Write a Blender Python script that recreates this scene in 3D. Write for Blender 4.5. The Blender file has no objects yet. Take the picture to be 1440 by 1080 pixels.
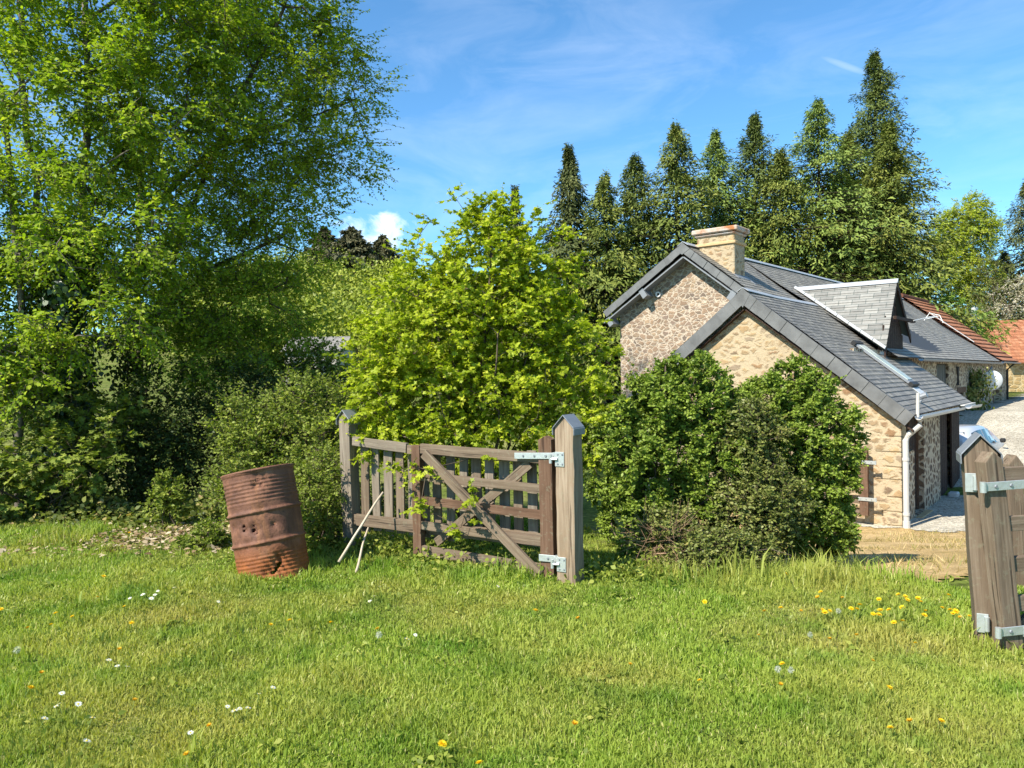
import bpy, bmesh, math, random
import numpy as np
from mathutils import Vector, Matrix, Euler

random.seed(7)
SC = bpy.context.scene
COL = SC.collection
R = math.radians
PI = math.pi

# ---------------------------------------------------------------- camera
cam_d = bpy.data.cameras.new("camera")
cam = bpy.data.objects.new("camera", cam_d)
COL.objects.link(cam)
CAM_H = 1.6
cam_d.sensor_width = 36.0
cam_d.lens = 27.0
cam_d.clip_start = 0.05
cam_d.clip_end = 3000
CAM_M = Matrix.Translation((0, 0, CAM_H)) @ Matrix.Rotation(R(90 - 0.5), 4, 'X') @ Matrix.Rotation(R(-1.0), 4, 'Z')
cam.matrix_world = CAM_M
SC.camera = cam
CR = CAM_M.to_3x3()

def ray(px, py):
    return CR @ Vector(((px - 720) / 1080.0, (540 - py) / 1080.0, -1.0))

def at(px, py, Y):
    d = ray(px, py)
    s = Y / d.y
    return Vector((d.x * s, Y, CAM_H + d.z * s))

def ongr(px, py):
    d = ray(px, py)
    s = -CAM_H / d.z
    return Vector((d.x * s, d.y * s, 0))

# ---------------------------------------------------------------- terrain
def sst(t):
    t = np.clip(t, 0, 1)
    return t * t * (3 - 2 * t)

def brow(x):
    return 9.0 - 3.3 * sst((np.asarray(x, float) + 0.3) / 3.1)

def zg(x, y):
    x = np.asarray(x, float); y = np.asarray(y, float)
    t = (y - brow(x)) / 8.5
    lin = np.clip(t, 0, 1)
    soft = np.log1p(np.exp(np.clip(26 * t, -40, 40))) / 26 - np.log1p(np.exp(np.clip(26 * (t - 1), -40, 40))) / 26
    z = -1.5 * soft
    z = z + 31.5 * np.exp(-((x + 55) / 62) ** 2 - ((y - 235) / 85) ** 2)
    z = z + 14 * np.exp(-((x - 120) / 110) ** 2 - ((y - 260) / 90) ** 2)
    z = z + 0.03 * np.sin(x * 0.9 + 1.3) * np.sin(y * 0.8) * np.clip((y - 2) / 4, 0, 1) * (1 - sst((t - .15) / .4))
    return z

def zgs(x, y):
    return float(zg(x, y))

# ---------------------------------------------------------------- object helpers
def tag(o, label, cat, group=None, kind=None):
    if label: o['label'] = label
    if cat: o['category'] = cat
    if group: o['group'] = group
    if kind: o['kind'] = kind
    return o

MATS_OF = {}
def empty(name, label, cat, loc, rotz=0.0, group=None, rot=None):
    o = bpy.data.objects.new(name, None)
    o.empty_display_size = 0.2
    COL.objects.link(o)
    o.location = loc
    o.rotation_euler = rot if rot is not None else (0, 0, rotz)
    MATS_OF[o.name] = Matrix.Translation(Vector(loc)) @ o.rotation_euler.to_matrix().to_4x4()
    tag(o, label, cat, group)
    return o

def link(name, me, mat, parent=None, world=None):
    """world: world matrix of the mesh's own frame; when None the mesh is in the parent's frame"""
    o = bpy.data.objects.new(name, me)
    COL.objects.link(o)
    if mat is not None:
        me.materials.append(mat)
    m = world if world is not None else None
    if parent is not None:
        o.parent = parent
        if m is not None:
            o.matrix_local = MATS_OF[parent.name].inverted() @ m
        MATS_OF[o.name] = m if m is not None else MATS_OF[parent.name].copy()
    else:
        if m is not None:
            o.matrix_world = m
        MATS_OF[o.name] = m if m is not None else Matrix.Identity(4)
    return o

def mesh_from(verts, faces, name="mesh", smooth=False, uvs=None):
    me = bpy.data.meshes.new(name)
    me.from_pydata([tuple(v) for v in verts], [], faces)
    if uvs is not None:
        uvl = me.uv_layers.new(name="UVMap")
        k = 0
        for f in uvs:
            for uv in f:
                uvl.data[k].uv = uv
                k += 1
    if smooth:
        me.polygons.foreach_set("use_smooth", [True] * len(me.polygons))
    me.update()
    return me

def recalc(me):
    bm = bmesh.new(); bm.from_mesh(me)
    bmesh.ops.recalc_face_normals(bm, faces=bm.faces)
    bm.to_mesh(me); bm.free()
    return me

class MB:
    """collects boxes / prisms / tubes, gives ONE mesh"""
    def __init__(s):
        s.v = []; s.f = []; s.uv = []
    def add(s, verts, faces, uvs=None):
        b = len(s.v)
        s.v += [Vector(v) for v in verts]
        for i, f in enumerate(faces):
            s.f.append([b + k for k in f])
            s.uv.append(uvs[i] if uvs else [(0, 0)] * len(f))
        return s
    def box(s, x0, x1, y0, y1, z0, z1, M=None):
        vs = [(x, y, z) for z in (z0, z1) for y in (y0, y1) for x in (x0, x1)]
        if M is not None: vs = [M @ Vector(v) for v in vs]
        return s.add(vs, [(0, 2, 3, 1), (4, 5, 7, 6), (0, 1, 5, 4), (2, 6, 7, 3), (0, 4, 6, 2), (1, 3, 7, 5)])
    def prism(s, poly, ext):
        """poly: list of 3D points, extruded by vector ext"""
        n = len(poly); e = Vector(ext)
        vs = [Vector(p) for p in poly] + [Vector(p) + e for p in poly]
        fs = [tuple(range(n - 1, -1, -1)), tuple(range(n, 2 * n))]
        for i in range(n):
            j = (i + 1) % n
            fs.append((i, j, n + j, n + i))
        return s.add(vs, fs)
    def tube(s, pts, radii, n=8, cap=True):
        pts = [Vector(p) for p in pts]
        vs = []; fs = []
        for i, p in enumerate(pts):
            d = (pts[min(i + 1, len(pts) - 1)] - pts[max(i - 1, 0)])
            if d.length < 1e-9: d = Vector((0, 0, 1))
            d.normalize()
            a = d.cross(Vector((0, 0, 1)) if abs(d.z) < 0.9 else Vector((1, 0, 0))).normalized()
            b = d.cross(a)
            r = radii[i] if hasattr(radii, '__len__') else radii
            for k in range(n):
                an = 2 * PI * k / n
                vs.append(p + (a * math.cos(an) + b * math.sin(an)) * r)
        for i in range(len(pts) - 1):
            for k in range(n):
                k2 = (k + 1) % n
                fs.append((i * n + k, i * n + k2, (i + 1) * n + k2, (i + 1) * n + k))
        if cap:
            fs.append(tuple(range(n - 1, -1, -1)))
            fs.append(tuple(range((len(pts) - 1) * n, len(pts) * n)))
        return s.add(vs, fs)
    def lathe(s, prof, n=32, M=None):
        """prof: list of (r,z)"""
        vs = []; fs = []
        for r, z in prof:
            for k in range(n):
                a = 2 * PI * k / n
                v = Vector((r * math.cos(a), r * math.sin(a), z))
                vs.append(M @ v if M is not None else v)
        for i in range(len(prof) - 1):
            for k in range(n):
                k2 = (k + 1) % n
                fs.append((i * n + k, i * n + k2, (i + 1) * n + k2, (i + 1) * n + k))
        return s.add(vs, fs)
    def mesh(s, smooth=False, uv=False, bevel=0.0, seg=1):
        me = mesh_from(s.v, s.f, uvs=s.uv if uv else None)
        bm = bmesh.new(); bm.from_mesh(me)
        bmesh.ops.recalc_face_normals(bm, faces=bm.faces)
        if bevel > 0:
            es = [e for e in bm.edges if len(e.link_faces) == 2 and e.calc_face_angle(0) > 0.5]
            bmesh.ops.bevel(bm, geom=es, offset=bevel, segments=seg, affect='EDGES', profile=0.7)
        bm.to_mesh(me); bm.free()
        if smooth:
            me.polygons.foreach_set("use_smooth", [True] * len(me.polygons))
        me.update()
        return me
    def build(s, name, mat, parent=None, world=None, **k):
        return link(name, s.mesh(**k), mat, parent, world)

# ---------------------------------------------------------------- materials
def newmat(name):
    m = bpy.data.materials.new(name)
    m.use_nodes = True
    nt = m.node_tree
    nt.nodes.clear()
    return m, nt, nt.nodes, nt.links

def nd(ns, t, **k):
    n = ns.new(t)
    for a, b in k.items():
        setattr(n, a, b)
    return n

def ramp(ns, stops, interp='LINEAR'):
    r = ns.new('ShaderNodeValToRGB')
    r.color_ramp.interpolation = interp
    e = r.color_ramp.elements
    while len(e) > 1: e.remove(e[-1])
    e[0].position = stops[0][0]; e[0].color = (*stops[0][1], 1)
    for p, c in stops[1:]:
        x = e.new(p); x.color = (*c, 1)
    return r

def mixc(ns, ls, fac, a, b, mode='MIX'):
    n = nd(ns, 'ShaderNodeMix', data_type='RGBA', blend_type=mode)
    for sock, val in ((n.inputs[0], fac), (n.inputs[6], a), (n.inputs[7], b)):
        if hasattr(val, 'is_output'): ls.new(val, sock)
        elif isinstance(val, (int, float)): sock.default_value = val
        else: sock.default_value = (*val, 1)
    return n.outputs[2]

def mth(ns, ls, op, a, b=None, clamp=False):
    n = nd(ns, 'ShaderNodeMath', operation=op, use_clamp=clamp)
    for sock, val in ((n.inputs[0], a), (n.inputs[1], b)):
        if val is None: continue
        if hasattr(val, 'is_output'): ls.new(val, sock)
        else: sock.default_value = val
    return n.outputs[0]

def noise(ns, ls, vec, scale, detail=4, rough=0.55, dist=0.0):
    n = nd(ns, 'ShaderNodeTexNoise')
    n.inputs['Scale'].default_value = scale
    n.inputs['Detail'].default_value = detail
    n.inputs['Roughness'].default_value = rough
    n.inputs['Distortion'].default_value = dist
    if vec is not None: ls.new(vec, n.inputs['Vector'])
    return n

def mapping(ns, ls, vec, scale=(1, 1, 1), loc=(0, 0, 0), rot=(0, 0, 0)):
    n = nd(ns, 'ShaderNodeMapping')
    n.inputs['Scale'].default_value = scale
    n.inputs['Location'].default_value = loc
    n.inputs['Rotation'].default_value = rot
    ls.new(vec, n.inputs['Vector'])
    return n.outputs[0]

def finish(ns, ls, col, rough=0.8, spec=0.3, bump=None, bstr=0.3, bdist=0.02, metal=0.0):
    b = nd(ns, 'ShaderNodeBsdfPrincipled')
    if hasattr(col, 'is_output'): ls.new(col, b.inputs['Base Color'])
    else: b.inputs['Base Color'].default_value = (*col, 1)
    if hasattr(rough, 'is_output'): ls.new(rough, b.inputs['Roughness'])
    else: b.inputs['Roughness'].default_value = rough
    b.inputs['Specular IOR Level'].default_value = spec
    if hasattr(metal, 'is_output'): ls.new(metal, b.inputs['Metallic'])
    else: b.inputs['Metallic'].default_value = metal
    if bump is not None:
        n = nd(ns, 'ShaderNodeBump')
        n.inputs['Strength'].default_value = bstr
        n.inputs['Distance'].default_value = bdist
        ls.new(bump, n.inputs['Height'])
        ls.new(n.outputs[0], b.inputs['Normal'])
    o = nd(ns, 'ShaderNodeOutputMaterial')
    ls.new(b.outputs[0], o.inputs[0])
    return b

def objco(ns):
    return nd(ns, 'ShaderNodeTexCoord').outputs['Object']

def leaf_mat(name, stops, transl=0.35, rough=0.5, spec=0.25, tmul=(1.15, 1.3, 0.5), patch=None):
    m, nt, ns, ls = newmat(name)
    a = nd(ns, 'ShaderNodeAttribute', attribute_name='rnd')
    r = ramp(ns, stops)
    ls.new(a.outputs['Fac'], r.inputs[0])
    col = r.outputs[0]
    if patch is not None:      # natural large patches of a different tint
        geo = nd(ns, 'ShaderNodeNewGeometry')
        n = noise(ns, ls, geo.outputs['Position'], patch[0], 3)
        rr = ramp(ns, [(patch[1], (0, 0, 0)), (patch[2], (1, 1, 1))])
        ls.new(n.outputs['Fac'], rr.inputs[0])
        col = mixc(ns, ls, mth(ns, ls, 'MULTIPLY', rr.outputs[0], patch[4]), col, patch[3])
    if patch is not None and len(patch) > 5:
        n2 = noise(ns, ls, geo.outputs['Position'], patch[5], 4, .65)
        r2 = ramp(ns, [(patch[6], (0, 0, 0)), (patch[7], (1, 1, 1))])
        ls.new(n2.outputs['Fac'], r2.inputs[0])
        col = mixc(ns, ls, r2.outputs[0], col, mixc(ns, ls, 1.0, col, patch[8], 'MULTIPLY'))
    b = nd(ns, 'ShaderNodeBsdfPrincipled')
    ls.new(col, b.inputs['Base Color'])
    b.inputs['Roughness'].default_value = rough
    b.inputs['Specular IOR Level'].default_value = spec
    t = nd(ns, 'ShaderNodeBsdfTranslucent')
    ls.new(mixc(ns, ls, 1.0, col, tmul, 'MULTIPLY'), t.inputs['Color'])
    mx = nd(ns, 'ShaderNodeMixShader')
    mx.inputs[0].default_value = transl
    ls.new(b.outputs[0], mx.inputs[1]); ls.new(t.outputs[0], mx.inputs[2])
    o = nd(ns, 'ShaderNodeOutputMaterial')
    ls.new(mx.outputs[0], o.inputs[0])
    return m

def bark_mat(name, c1, c2, scale=6):
    m, nt, ns, ls = newmat(name)
    v = mapping(ns, ls, objco(ns), (1, 1, 0.25))
    n = noise(ns, ls, v, scale, 6, 0.65)
    r = ramp(ns, [(0.3, c1), (0.7, c2)])
    ls.new(n.outputs['Fac'], r.inputs[0])
    finish(ns, ls, r.outputs[0], 0.9, 0.1, n.outputs['Fac'], 0.6, 0.03)
    return m

def wood_mat(name, dark, mid, light, stain=(0.05, 0.04, 0.03), rough=0.85, axis=0, greenish=0.25):
    """weathered timber with grain along local X"""
    m, nt, ns, ls = newmat(name)
    co = objco(ns)
    info = nd(ns, 'ShaderNodeObjectInfo')
    add = nd(ns, 'ShaderNodeVectorMath', operation='ADD')
    ls.new(co, add.inputs[0])
    sc = nd(ns, 'ShaderNodeVectorMath', operation='SCALE')
    cmb = nd(ns, 'ShaderNodeCombineXYZ')
    for i in range(3): ls.new(info.outputs['Random'], cmb.inputs[i])
    ls.new(cmb.outputs[0], sc.inputs[0]); sc.inputs['Scale'].default_value = 37.0
    ls.new(sc.outputs[0], add.inputs[1])
    v = add.outputs[0]
    g = noise(ns, ls, mapping(ns, ls, v, (2.0, 75, 75)), 1.0, 5, 0.65, 0.4)
    g2 = noise(ns, ls, mapping(ns, ls, v, (1.2, 14, 14)), 1.0, 4, 0.6, 1.5)
    big = noise(ns, ls, v, 5.0, 3)
    r = ramp(ns, [(0.25, dark), (0.48, mid), (0.75, light)])
    s = mth(ns, ls, 'ADD', mth(ns, ls, 'MULTIPLY', g.outputs['Fac'], 0.55), mth(ns, ls, 'MULTIPLY', g2.outputs['Fac'], 0.45))
    ls.new(s, r.inputs[0])
    rr = ramp(ns, [(0.52, (0, 0, 0)), (0.72, (1, 1, 1))])
    ls.new(big.outputs['Fac'], rr.inputs[0])
    col = mixc(ns, ls, mth(ns, ls, 'MULTIPLY', rr.outputs[0], 0.55), r.outputs[0], stain)
    # cracks along the grain
    cr = noise(ns, ls, mapping(ns, ls, v, (1.6, 42, 42), (3, 7, 1)), 1.0, 2, 0.5, 0.2)
    ck = ramp(ns, [(0.30, (1, 1, 1)), (0.36, (0, 0, 0))])
    ls.new(cr.outputs['Fac'], ck.inputs[0])
    col = mixc(ns, ls, mth(ns, ls, 'MULTIPLY', ck.outputs[0], 0.7), col, (dark[0] * .45, dark[1] * .45, dark[2] * .45))
    h = mth(ns, ls, 'SUBTRACT', s, mth(ns, ls, 'MULTIPLY', ck.outputs[0], 0.5))
    li = noise(ns, ls, v, 22.0, 4, 0.7)
    lr = ramp(ns, [(0.56, (0, 0, 0)), (0.66, (1, 1, 1))]); ls.new(li.outputs['Fac'], lr.inputs[0])
    col = mixc(ns, ls, mth(ns, ls, 'MULTIPLY', lr.outputs[0], greenish), col, (.24, .25, .17))
    finish(ns, ls, col, rough, 0.2, h, 0.7, 0.006)
    return m

def stone_mat(name, scale, zs, mortar_w, stops, mortar, mortar_soft=0.06, bump=0.8, distort=0.12, seed=0.0, mdirt=0.4):
    m, nt, ns, ls = newmat(name)
    co = objco(ns)
    n0 = noise(ns, ls, co, 5.0, 4, .65)
    dv = nd(ns, 'ShaderNodeVectorMath', operation='MULTIPLY_ADD')
    ls.new(n0.outputs['Color'], dv.inputs[0]); dv.inputs[1].default_value = (distort,) * 3; ls.new(co, dv.inputs[2])
    v = mapping(ns, ls, dv.outputs[0], (scale, scale, scale * zs), (seed, seed * 2.1, seed * 0.7))
    vd = nd(ns, 'ShaderNodeTexVoronoi', feature='DISTANCE_TO_EDGE'); vd.inputs['Scale'].default_value = 1
    vc = nd(ns, 'ShaderNodeTexVoronoi', feature='F1'); vc.inputs['Scale'].default_value = 1
    ls.new(v, vd.inputs['Vector']); ls.new(v, vc.inputs['Vector'])
    nn = noise(ns, ls, co, 14, 5, 0.65)
    nf = noise(ns, ls, co, 60, 3, 0.6)
    d = mth(ns, ls, 'ADD', vd.outputs['Distance'], mth(ns, ls, 'MULTIPLY', mth(ns, ls, 'SUBTRACT', nn.outputs['Fac'], 0.5), 0.13))
    lowf = noise(ns, ls, co, 1.7, 3, .6)
    d = mth(ns, ls, 'ADD', d, mth(ns, ls, 'MULTIPLY', mth(ns, ls, 'SUBTRACT', lowf.outputs['Fac'], 0.5), mortar_w * 1.1))
    mk = nd(ns, 'ShaderNodeMapRange', interpolation_type='SMOOTHSTEP')
    mk.inputs['From Min'].default_value = mortar_w - mortar_soft
    mk.inputs['From Max'].default_value = mortar_w + mortar_soft
    ls.new(d, mk.inputs['Value'])
    sep = nd(ns, 'ShaderNodeSeparateColor'); ls.new(vc.outputs['Color'], sep.inputs[0])
    r = ramp(ns, stops)
    ls.new(sep.outputs[0], r.inputs[0])
    st = mixc(ns, ls, 0.75, r.outputs[0], mixc(ns, ls, nn.outputs['Fac'], (0.35, 0.33, 0.3), (1.55, 1.5, 1.4)), 'MULTIPLY')
    st2 = mixc(ns, ls, mth(ns, ls, 'MULTIPLY', nf.outputs['Fac'], 0.5), st, mixc(ns, ls, 1.0, st, (0.5, 0.48, 0.45), 'MULTIPLY'))
    big = noise(ns, ls, co, 0.8, 4, 0.6)
    mo = mixc(ns, ls, mth(ns, ls, 'MULTIPLY', big.outputs['Fac'], mdirt), mortar, (mortar[0] * .45, mortar[1] * .4, mortar[2] * .35))
    mo = mixc(ns, ls, mth(ns, ls, 'MULTIPLY', nf.outputs['Fac'], 0.3), mo, (mortar[0] * .6, mortar[1] * .58, mortar[2] * .55))
    col = mixc(ns, ls, mk.outputs[0], mo, st2)
    h = mth(ns, ls, 'ADD', mth(ns, ls, 'MULTIPLY', mk.outputs[0], 0.7), mth(ns, ls, 'MULTIPLY', nn.outputs['Fac'], 0.7))
    h = mth(ns, ls, 'ADD', h, mth(ns, ls, 'MULTIPLY', nf.outputs['Fac'], 0.2))
    finish(ns, ls, col, 0.92, 0.15, h, bump, 0.05)
    return m

def roof_mat(name, bw, bh, cols, mortar, mossy=None, rough=0.6, spec=0.35, bump=0.5):
    """slates / tiles by a Brick texture on the UV map (metres along the eave, metres up the slope)"""
    m, nt, ns, ls = newmat(name)
    uv = nd(ns, 'ShaderNodeTexCoord').outputs['UV']
    br = nd(ns, 'ShaderNodeTexBrick')
    br.offset = 0.5
    br.inputs['Scale'].default_value = 1.0
    br.inputs['Brick Width'].default_value = bw
    br.inputs['Row Height'].default_value = bh
    br.inputs['Mortar Size'].default_value = 0.007
    br.inputs['Mortar Smooth'].default_value = 0.2
    br.inputs['Color1'].default_value = (0, 0, 0, 1)
    br.inputs['Color2'].default_value = (1, 1, 1, 1)
    br.inputs['Mortar'].default_value = (0.5, 0.5, 0.5, 1)
    ls.new(uv, br.inputs['Vector'])
    n1 = noise(ns, ls, uv, 0.7, 4, 0.6)
    n2 = noise(ns, ls, uv, 9, 4, 0.6)
    f = mth(ns, ls, 'ADD', mth(ns, ls, 'MULTIPLY', br.outputs['Color'], 0.45), mth(ns, ls, 'MULTIPLY', n1.outputs['Fac'], 0.55))
    f = mth(ns, ls, 'ADD', f, mth(ns, ls, 'MULTIPLY', mth(ns, ls, 'SUBTRACT', n2.outputs['Fac'], 0.5), 0.5))
    r = ramp(ns, [(0.2, cols[0]), (0.5, cols[1]), (0.8, cols[2])])
    ls.new(f, r.inputs[0])
    col = r.outputs[0]
    if mossy is not None:
        n3 = noise(ns, ls, uv, 1.6, 5, 0.7)
        rr = ramp(ns, [(0.52, (0, 0, 0)), (0.7, (1, 1, 1))])
        ls.new(n3.outputs['Fac'], rr.inputs[0])
        col = mixc(ns, ls, mth(ns, ls, 'MULTIPLY', rr.outputs[0], 0.5), col, mossy)
    col = mixc(ns, ls, br.outputs['Fac'], col, mortar)
    h = mth(ns, ls, 'SUBTRACT', mth(ns, ls, 'MULTIPLY', br.outputs['Color'], 0.4), br.outputs['Fac'])
    h = mth(ns, ls, 'ADD', h, mth(ns, ls, 'MULTIPLY', n2.outputs['Fac'], 0.4))
    ro = mth(ns, ls, 'ADD', rough - 0.12, mth(ns, ls, 'MULTIPLY', n2.outputs['Fac'], 0.25))
    finish(ns, ls, col, ro, spec, h, bump, 0.012)
    return m

def plain_mat(name, col, rough=0.6, spec=0.3, var=0.25, scale=8, metal=0.0, bump=0.15):
    m, nt, ns, ls = newmat(name)
    co = objco(ns)
    n = noise(ns, ls, co, scale, 5, 0.6)
    c = mixc(ns, ls, n.outputs['Fac'], tuple(x * (1 - var) for x in col), tuple(min(1, x * (1 + var)) for x in col))
    finish(ns, ls, c, rough, spec, n.outputs['Fac'], bump, 0.01, metal)
    return m
# ---------------------------------------------------------------- foliage machinery
RNG = np.random.default_rng(11)

def nrm(a):
    return a / np.maximum(np.linalg.norm(a, axis=-1, keepdims=True), 1e-9)

OVAL = np.array([(0, 0, 0), (0.24, 0.22, 0.07), (0.30, 0.52, 0.08), (0, 1.0, -0.08), (-0.30, 0.52, 0.08), (-0.24, 0.22, 0.07)])
RHOMB = np.array([(0, 0, 0), (0.33, 0.45, 0.09), (0, 1.0, -0.05), (-0.33, 0.45, 0.09)])
MAPLE = np.array([(0, 0, 0), (0.42, 0.08, 0.03), (0.30, 0.30, 0.02), (0.58, 0.58, 0.08), (0.22, 0.60, 0.0), (0, 1.0, -0.10),
                  (-0.22, 0.60, 0.0), (-0.58, 0.58, 0.08), (-0.30, 0.30, 0.02), (-0.42, 0.08, 0.03)])
FROND = np.array([(0, 0, 0), (0.14, 0.12, .02), (0.10, 0.26, 0), (0.26, 0.40, .03), (0.13, 0.52, 0), (0.20, 0.72, -.02), (0.06, 0.80, -.04), (0, 1.0, -0.12),
                  (-0.09, 0.76, -.04), (-0.20, 0.62, -.02), (-0.10, 0.48, 0), (-0.25, 0.34, .03), (-0.10, 0.20, 0)])
FROND2 = np.array([(0, 0, 0), (0.17, 0.22, .02), (0.11, 0.42, 0), (0.21, 0.62, -.02), (0, 1.0, -0.12), (-0.12, 0.66, -.03), (-0.22, 0.48, .02), (-0.10, 0.24, 0)])
BLADE = np.array([(-0.5, 0, 0), (-0.42, 0.5, 0.0), (0, 1.0, 0.0), (0.42, 0.5, 0.0), (0.5, 0, 0)])

def poly_mesh(V, K, rnd, name):
    """V (N,K,3) -> mesh of N K-gons with a per-face attribute rnd"""
    N = V.shape[0]
    me = bpy.data.meshes.new(name)
    me.vertices.add(N * K)
    me.vertices.foreach_set("co", np.ascontiguousarray(V, dtype=np.float32).reshape(-1))
    me.loops.add(N * K)
    me.loops.foreach_set("vertex_index", np.arange(N * K, dtype=np.int32))
    me.polygons.add(N)
    me.polygons.foreach_set("loop_start", (np.arange(N) * K).astype(np.int32))
    me.update(calc_edges=True)
    at_ = me.attributes.new("rnd", 'FLOAT', 'FACE')
    at_.data.foreach_set("value", np.clip(rnd, 0, 1).astype(np.float32))
    return me

def leaf_verts(C, D, Nn, size, T, wid=1.0):
    D = nrm(D)
    Nn = nrm(Nn - (Nn * D).sum(-1, keepdims=True) * D)
    S = np.cross(D, Nn)
    sz = size[:, None, None]
    wid = np.asarray(wid)
    w = wid[:, None, None] if wid.ndim else wid
    return C[:, None, :] + sz * (T[None, :, 0:1] * w * S[:, None, :] + T[None, :, 1:2] * D[:, None, :] + T[None, :, 2:3] * Nn[:, None, :])

def prisms(P0, P1, r0, r1):
    """thin three sided twigs, vectorised -> verts, faces"""
    d = nrm(P1 - P0)
    up = np.where(np.abs(d[:, 2:3]) < 0.9, np.array([[0, 0, 1.0]]), np.array([[1.0, 0, 0]]))
    a = nrm(np.cross(d, up)); b = np.cross(d, a)
    vs = []
    for P, r in ((P0, r0), (P1, r1)):
        for k in range(3):
            an = 2 * PI * k / 3
            vs.append(P + (a * math.cos(an) + b * math.sin(an)) * np.asarray(r).reshape(-1, 1))
    V = np.stack(vs, 1)      # N,6,3
    return V

def add_prisms(mb, P0, P1, r0, r1):
    V = prisms(P0, P1, r0, r1)
    for q in V:
        mb.add(q, [(0, 1, 4, 3), (1, 2, 5, 4), (2, 0, 3, 5)])

def blob_points(rng, n, blobs, shell=0.55, flat_bottom=None):
    """points in a union of ellipsoids, biased to their outside"""
    w = np.array([b[1][0] * b[1][1] * b[1][2] for b in blobs]) ** (2 / 3)
    w = w / w.sum()
    idx = rng.choice(len(blobs), n, p=w)
    c = np.array([b[0] for b in blobs])[idx]; r = np.array([b[1] for b in blobs])[idx]
    d = nrm(rng.normal(size=(n, 3)))
    rad = rng.random(n) ** (shell / 1.6)
    return c + d * r * rad[:, None], nrm(d / r)

class Skel:
    def __init__(s):
        s.p = []; s.par = []; s.r = []
    def add(s, p, par):
        s.p.append(np.asarray(p, float)); s.par.append(par); return len(s.p) - 1
    def chain(s, pts, par=-1):
        for p in pts: par = s.add(p, par)
        return par

def grow(rng, trunks, targets, wig=0.08, up_pref=0.55, seg=0.5, sag=0.0):
    """trunks: list of polylines; every target is joined to the best earlier node"""
    sk = Skel()
    for tr in trunks:
        pts = [np.asarray(p, float) for p in tr]
        out = [pts[0]]
        for a, b in zip(pts[:-1], pts[1:]):
            k = max(2, int(np.linalg.norm(b - a) / seg))
            for i in range(1, k + 1):
                out.append(a + (b - a) * i / k + rng.normal(size=3) * wig * 0.35 * (i < k))
        sk.chain(out)
    nt = len(sk.p)
    P0 = np.array(sk.p)
    dist = np.array([np.min(np.linalg.norm(P0 - t, axis=1)) for t in targets])
    order = np.argsort(dist)
    tips = []
    cap = len(sk.p) + len(targets) * 8 + 10
    arr = np.zeros((cap, 3)); n = len(sk.p); arr[:n] = P0
    for ti in order:
        t = targets[ti]
        d = t[None] - arr[:n]
        L = np.linalg.norm(d, axis=1)
        horiz = np.linalg.norm(d[:, :2], axis=1)
        cost = L + np.maximum(0, up_pref * horiz - d[:, 2]) * 0.6
        j = int(np.argmin(cost))
        a = arr[j]
        Lj = L[j]
        k = int(np.clip(Lj / seg, 1, 7))
        par = j
        pj = sk.par[j]
        dirp = nrm((arr[j] - arr[pj])) if pj >= 0 else np.array([0, 0, 1.0])
        ctrl = a + (t - a) * 0.45 + dirp * Lj * 0.18 + np.array([0, 0, 0.10 * Lj])
        for i in range(1, k + 1):
            f = i / k
            q = (1 - f) ** 2 * a + 2 * f * (1 - f) * ctrl + f * f * t
            if i < k: q = q + rng.normal(size=3) * wig * min(Lj, 1.0) * 0.5
            q[2] -= sag * f * f
            par = sk.add(q, par)
            arr[n] = q; n += 1
        tips.append((ti, par))
    return sk, tips, nt

def skel_mesh(mb, sk, rtip=0.006, expo=0.45, rmax=0.3, sides=6, flare=1.25):
    n = len(sk.p)
    cnt = np.zeros(n)
    kids = [[] for _ in range(n)]
    for i in range(n):
        if sk.par[i] >= 0: kids[sk.par[i]].append(i)
    for i in range(n - 1, -1, -1):
        if not kids[i]: cnt[i] += 1
        if sk.par[i] >= 0: cnt[sk.par[i]] += cnt[i]
    rad = np.minimum(rtip * cnt ** expo, rmax)
    # chains: follow the thickest child
    used = set()
    roots = [i for i in range(n) if sk.par[i] < 0]
    stack = [(r, None) for r in roots]
    while stack:
        i, par = stack.pop()
        pts = []; rr = []
        if par is not None:
            pts.append(sk.p[par]); rr.append(min(rad[par], rad[i] * 1.15))
        cur = i
        while True:
            pts.append(sk.p[cur]); rr.append(rad[cur])
            ks = kids[cur]
            if not ks: break
            b = max(ks, key=lambda k: cnt[k])
            for k in ks:
                if k != b: stack.append((k, cur))
            cur = b
        if len(pts) == 1: continue
        if par is None: rr[0] *= flare
        rr[-1] *= 0.6
        s = sides if rr[0] > 0.02 else (4 if rr[0] > 0.008 else 3)
        mb.tube(pts, rr, s, cap=False)
    return rad

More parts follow.
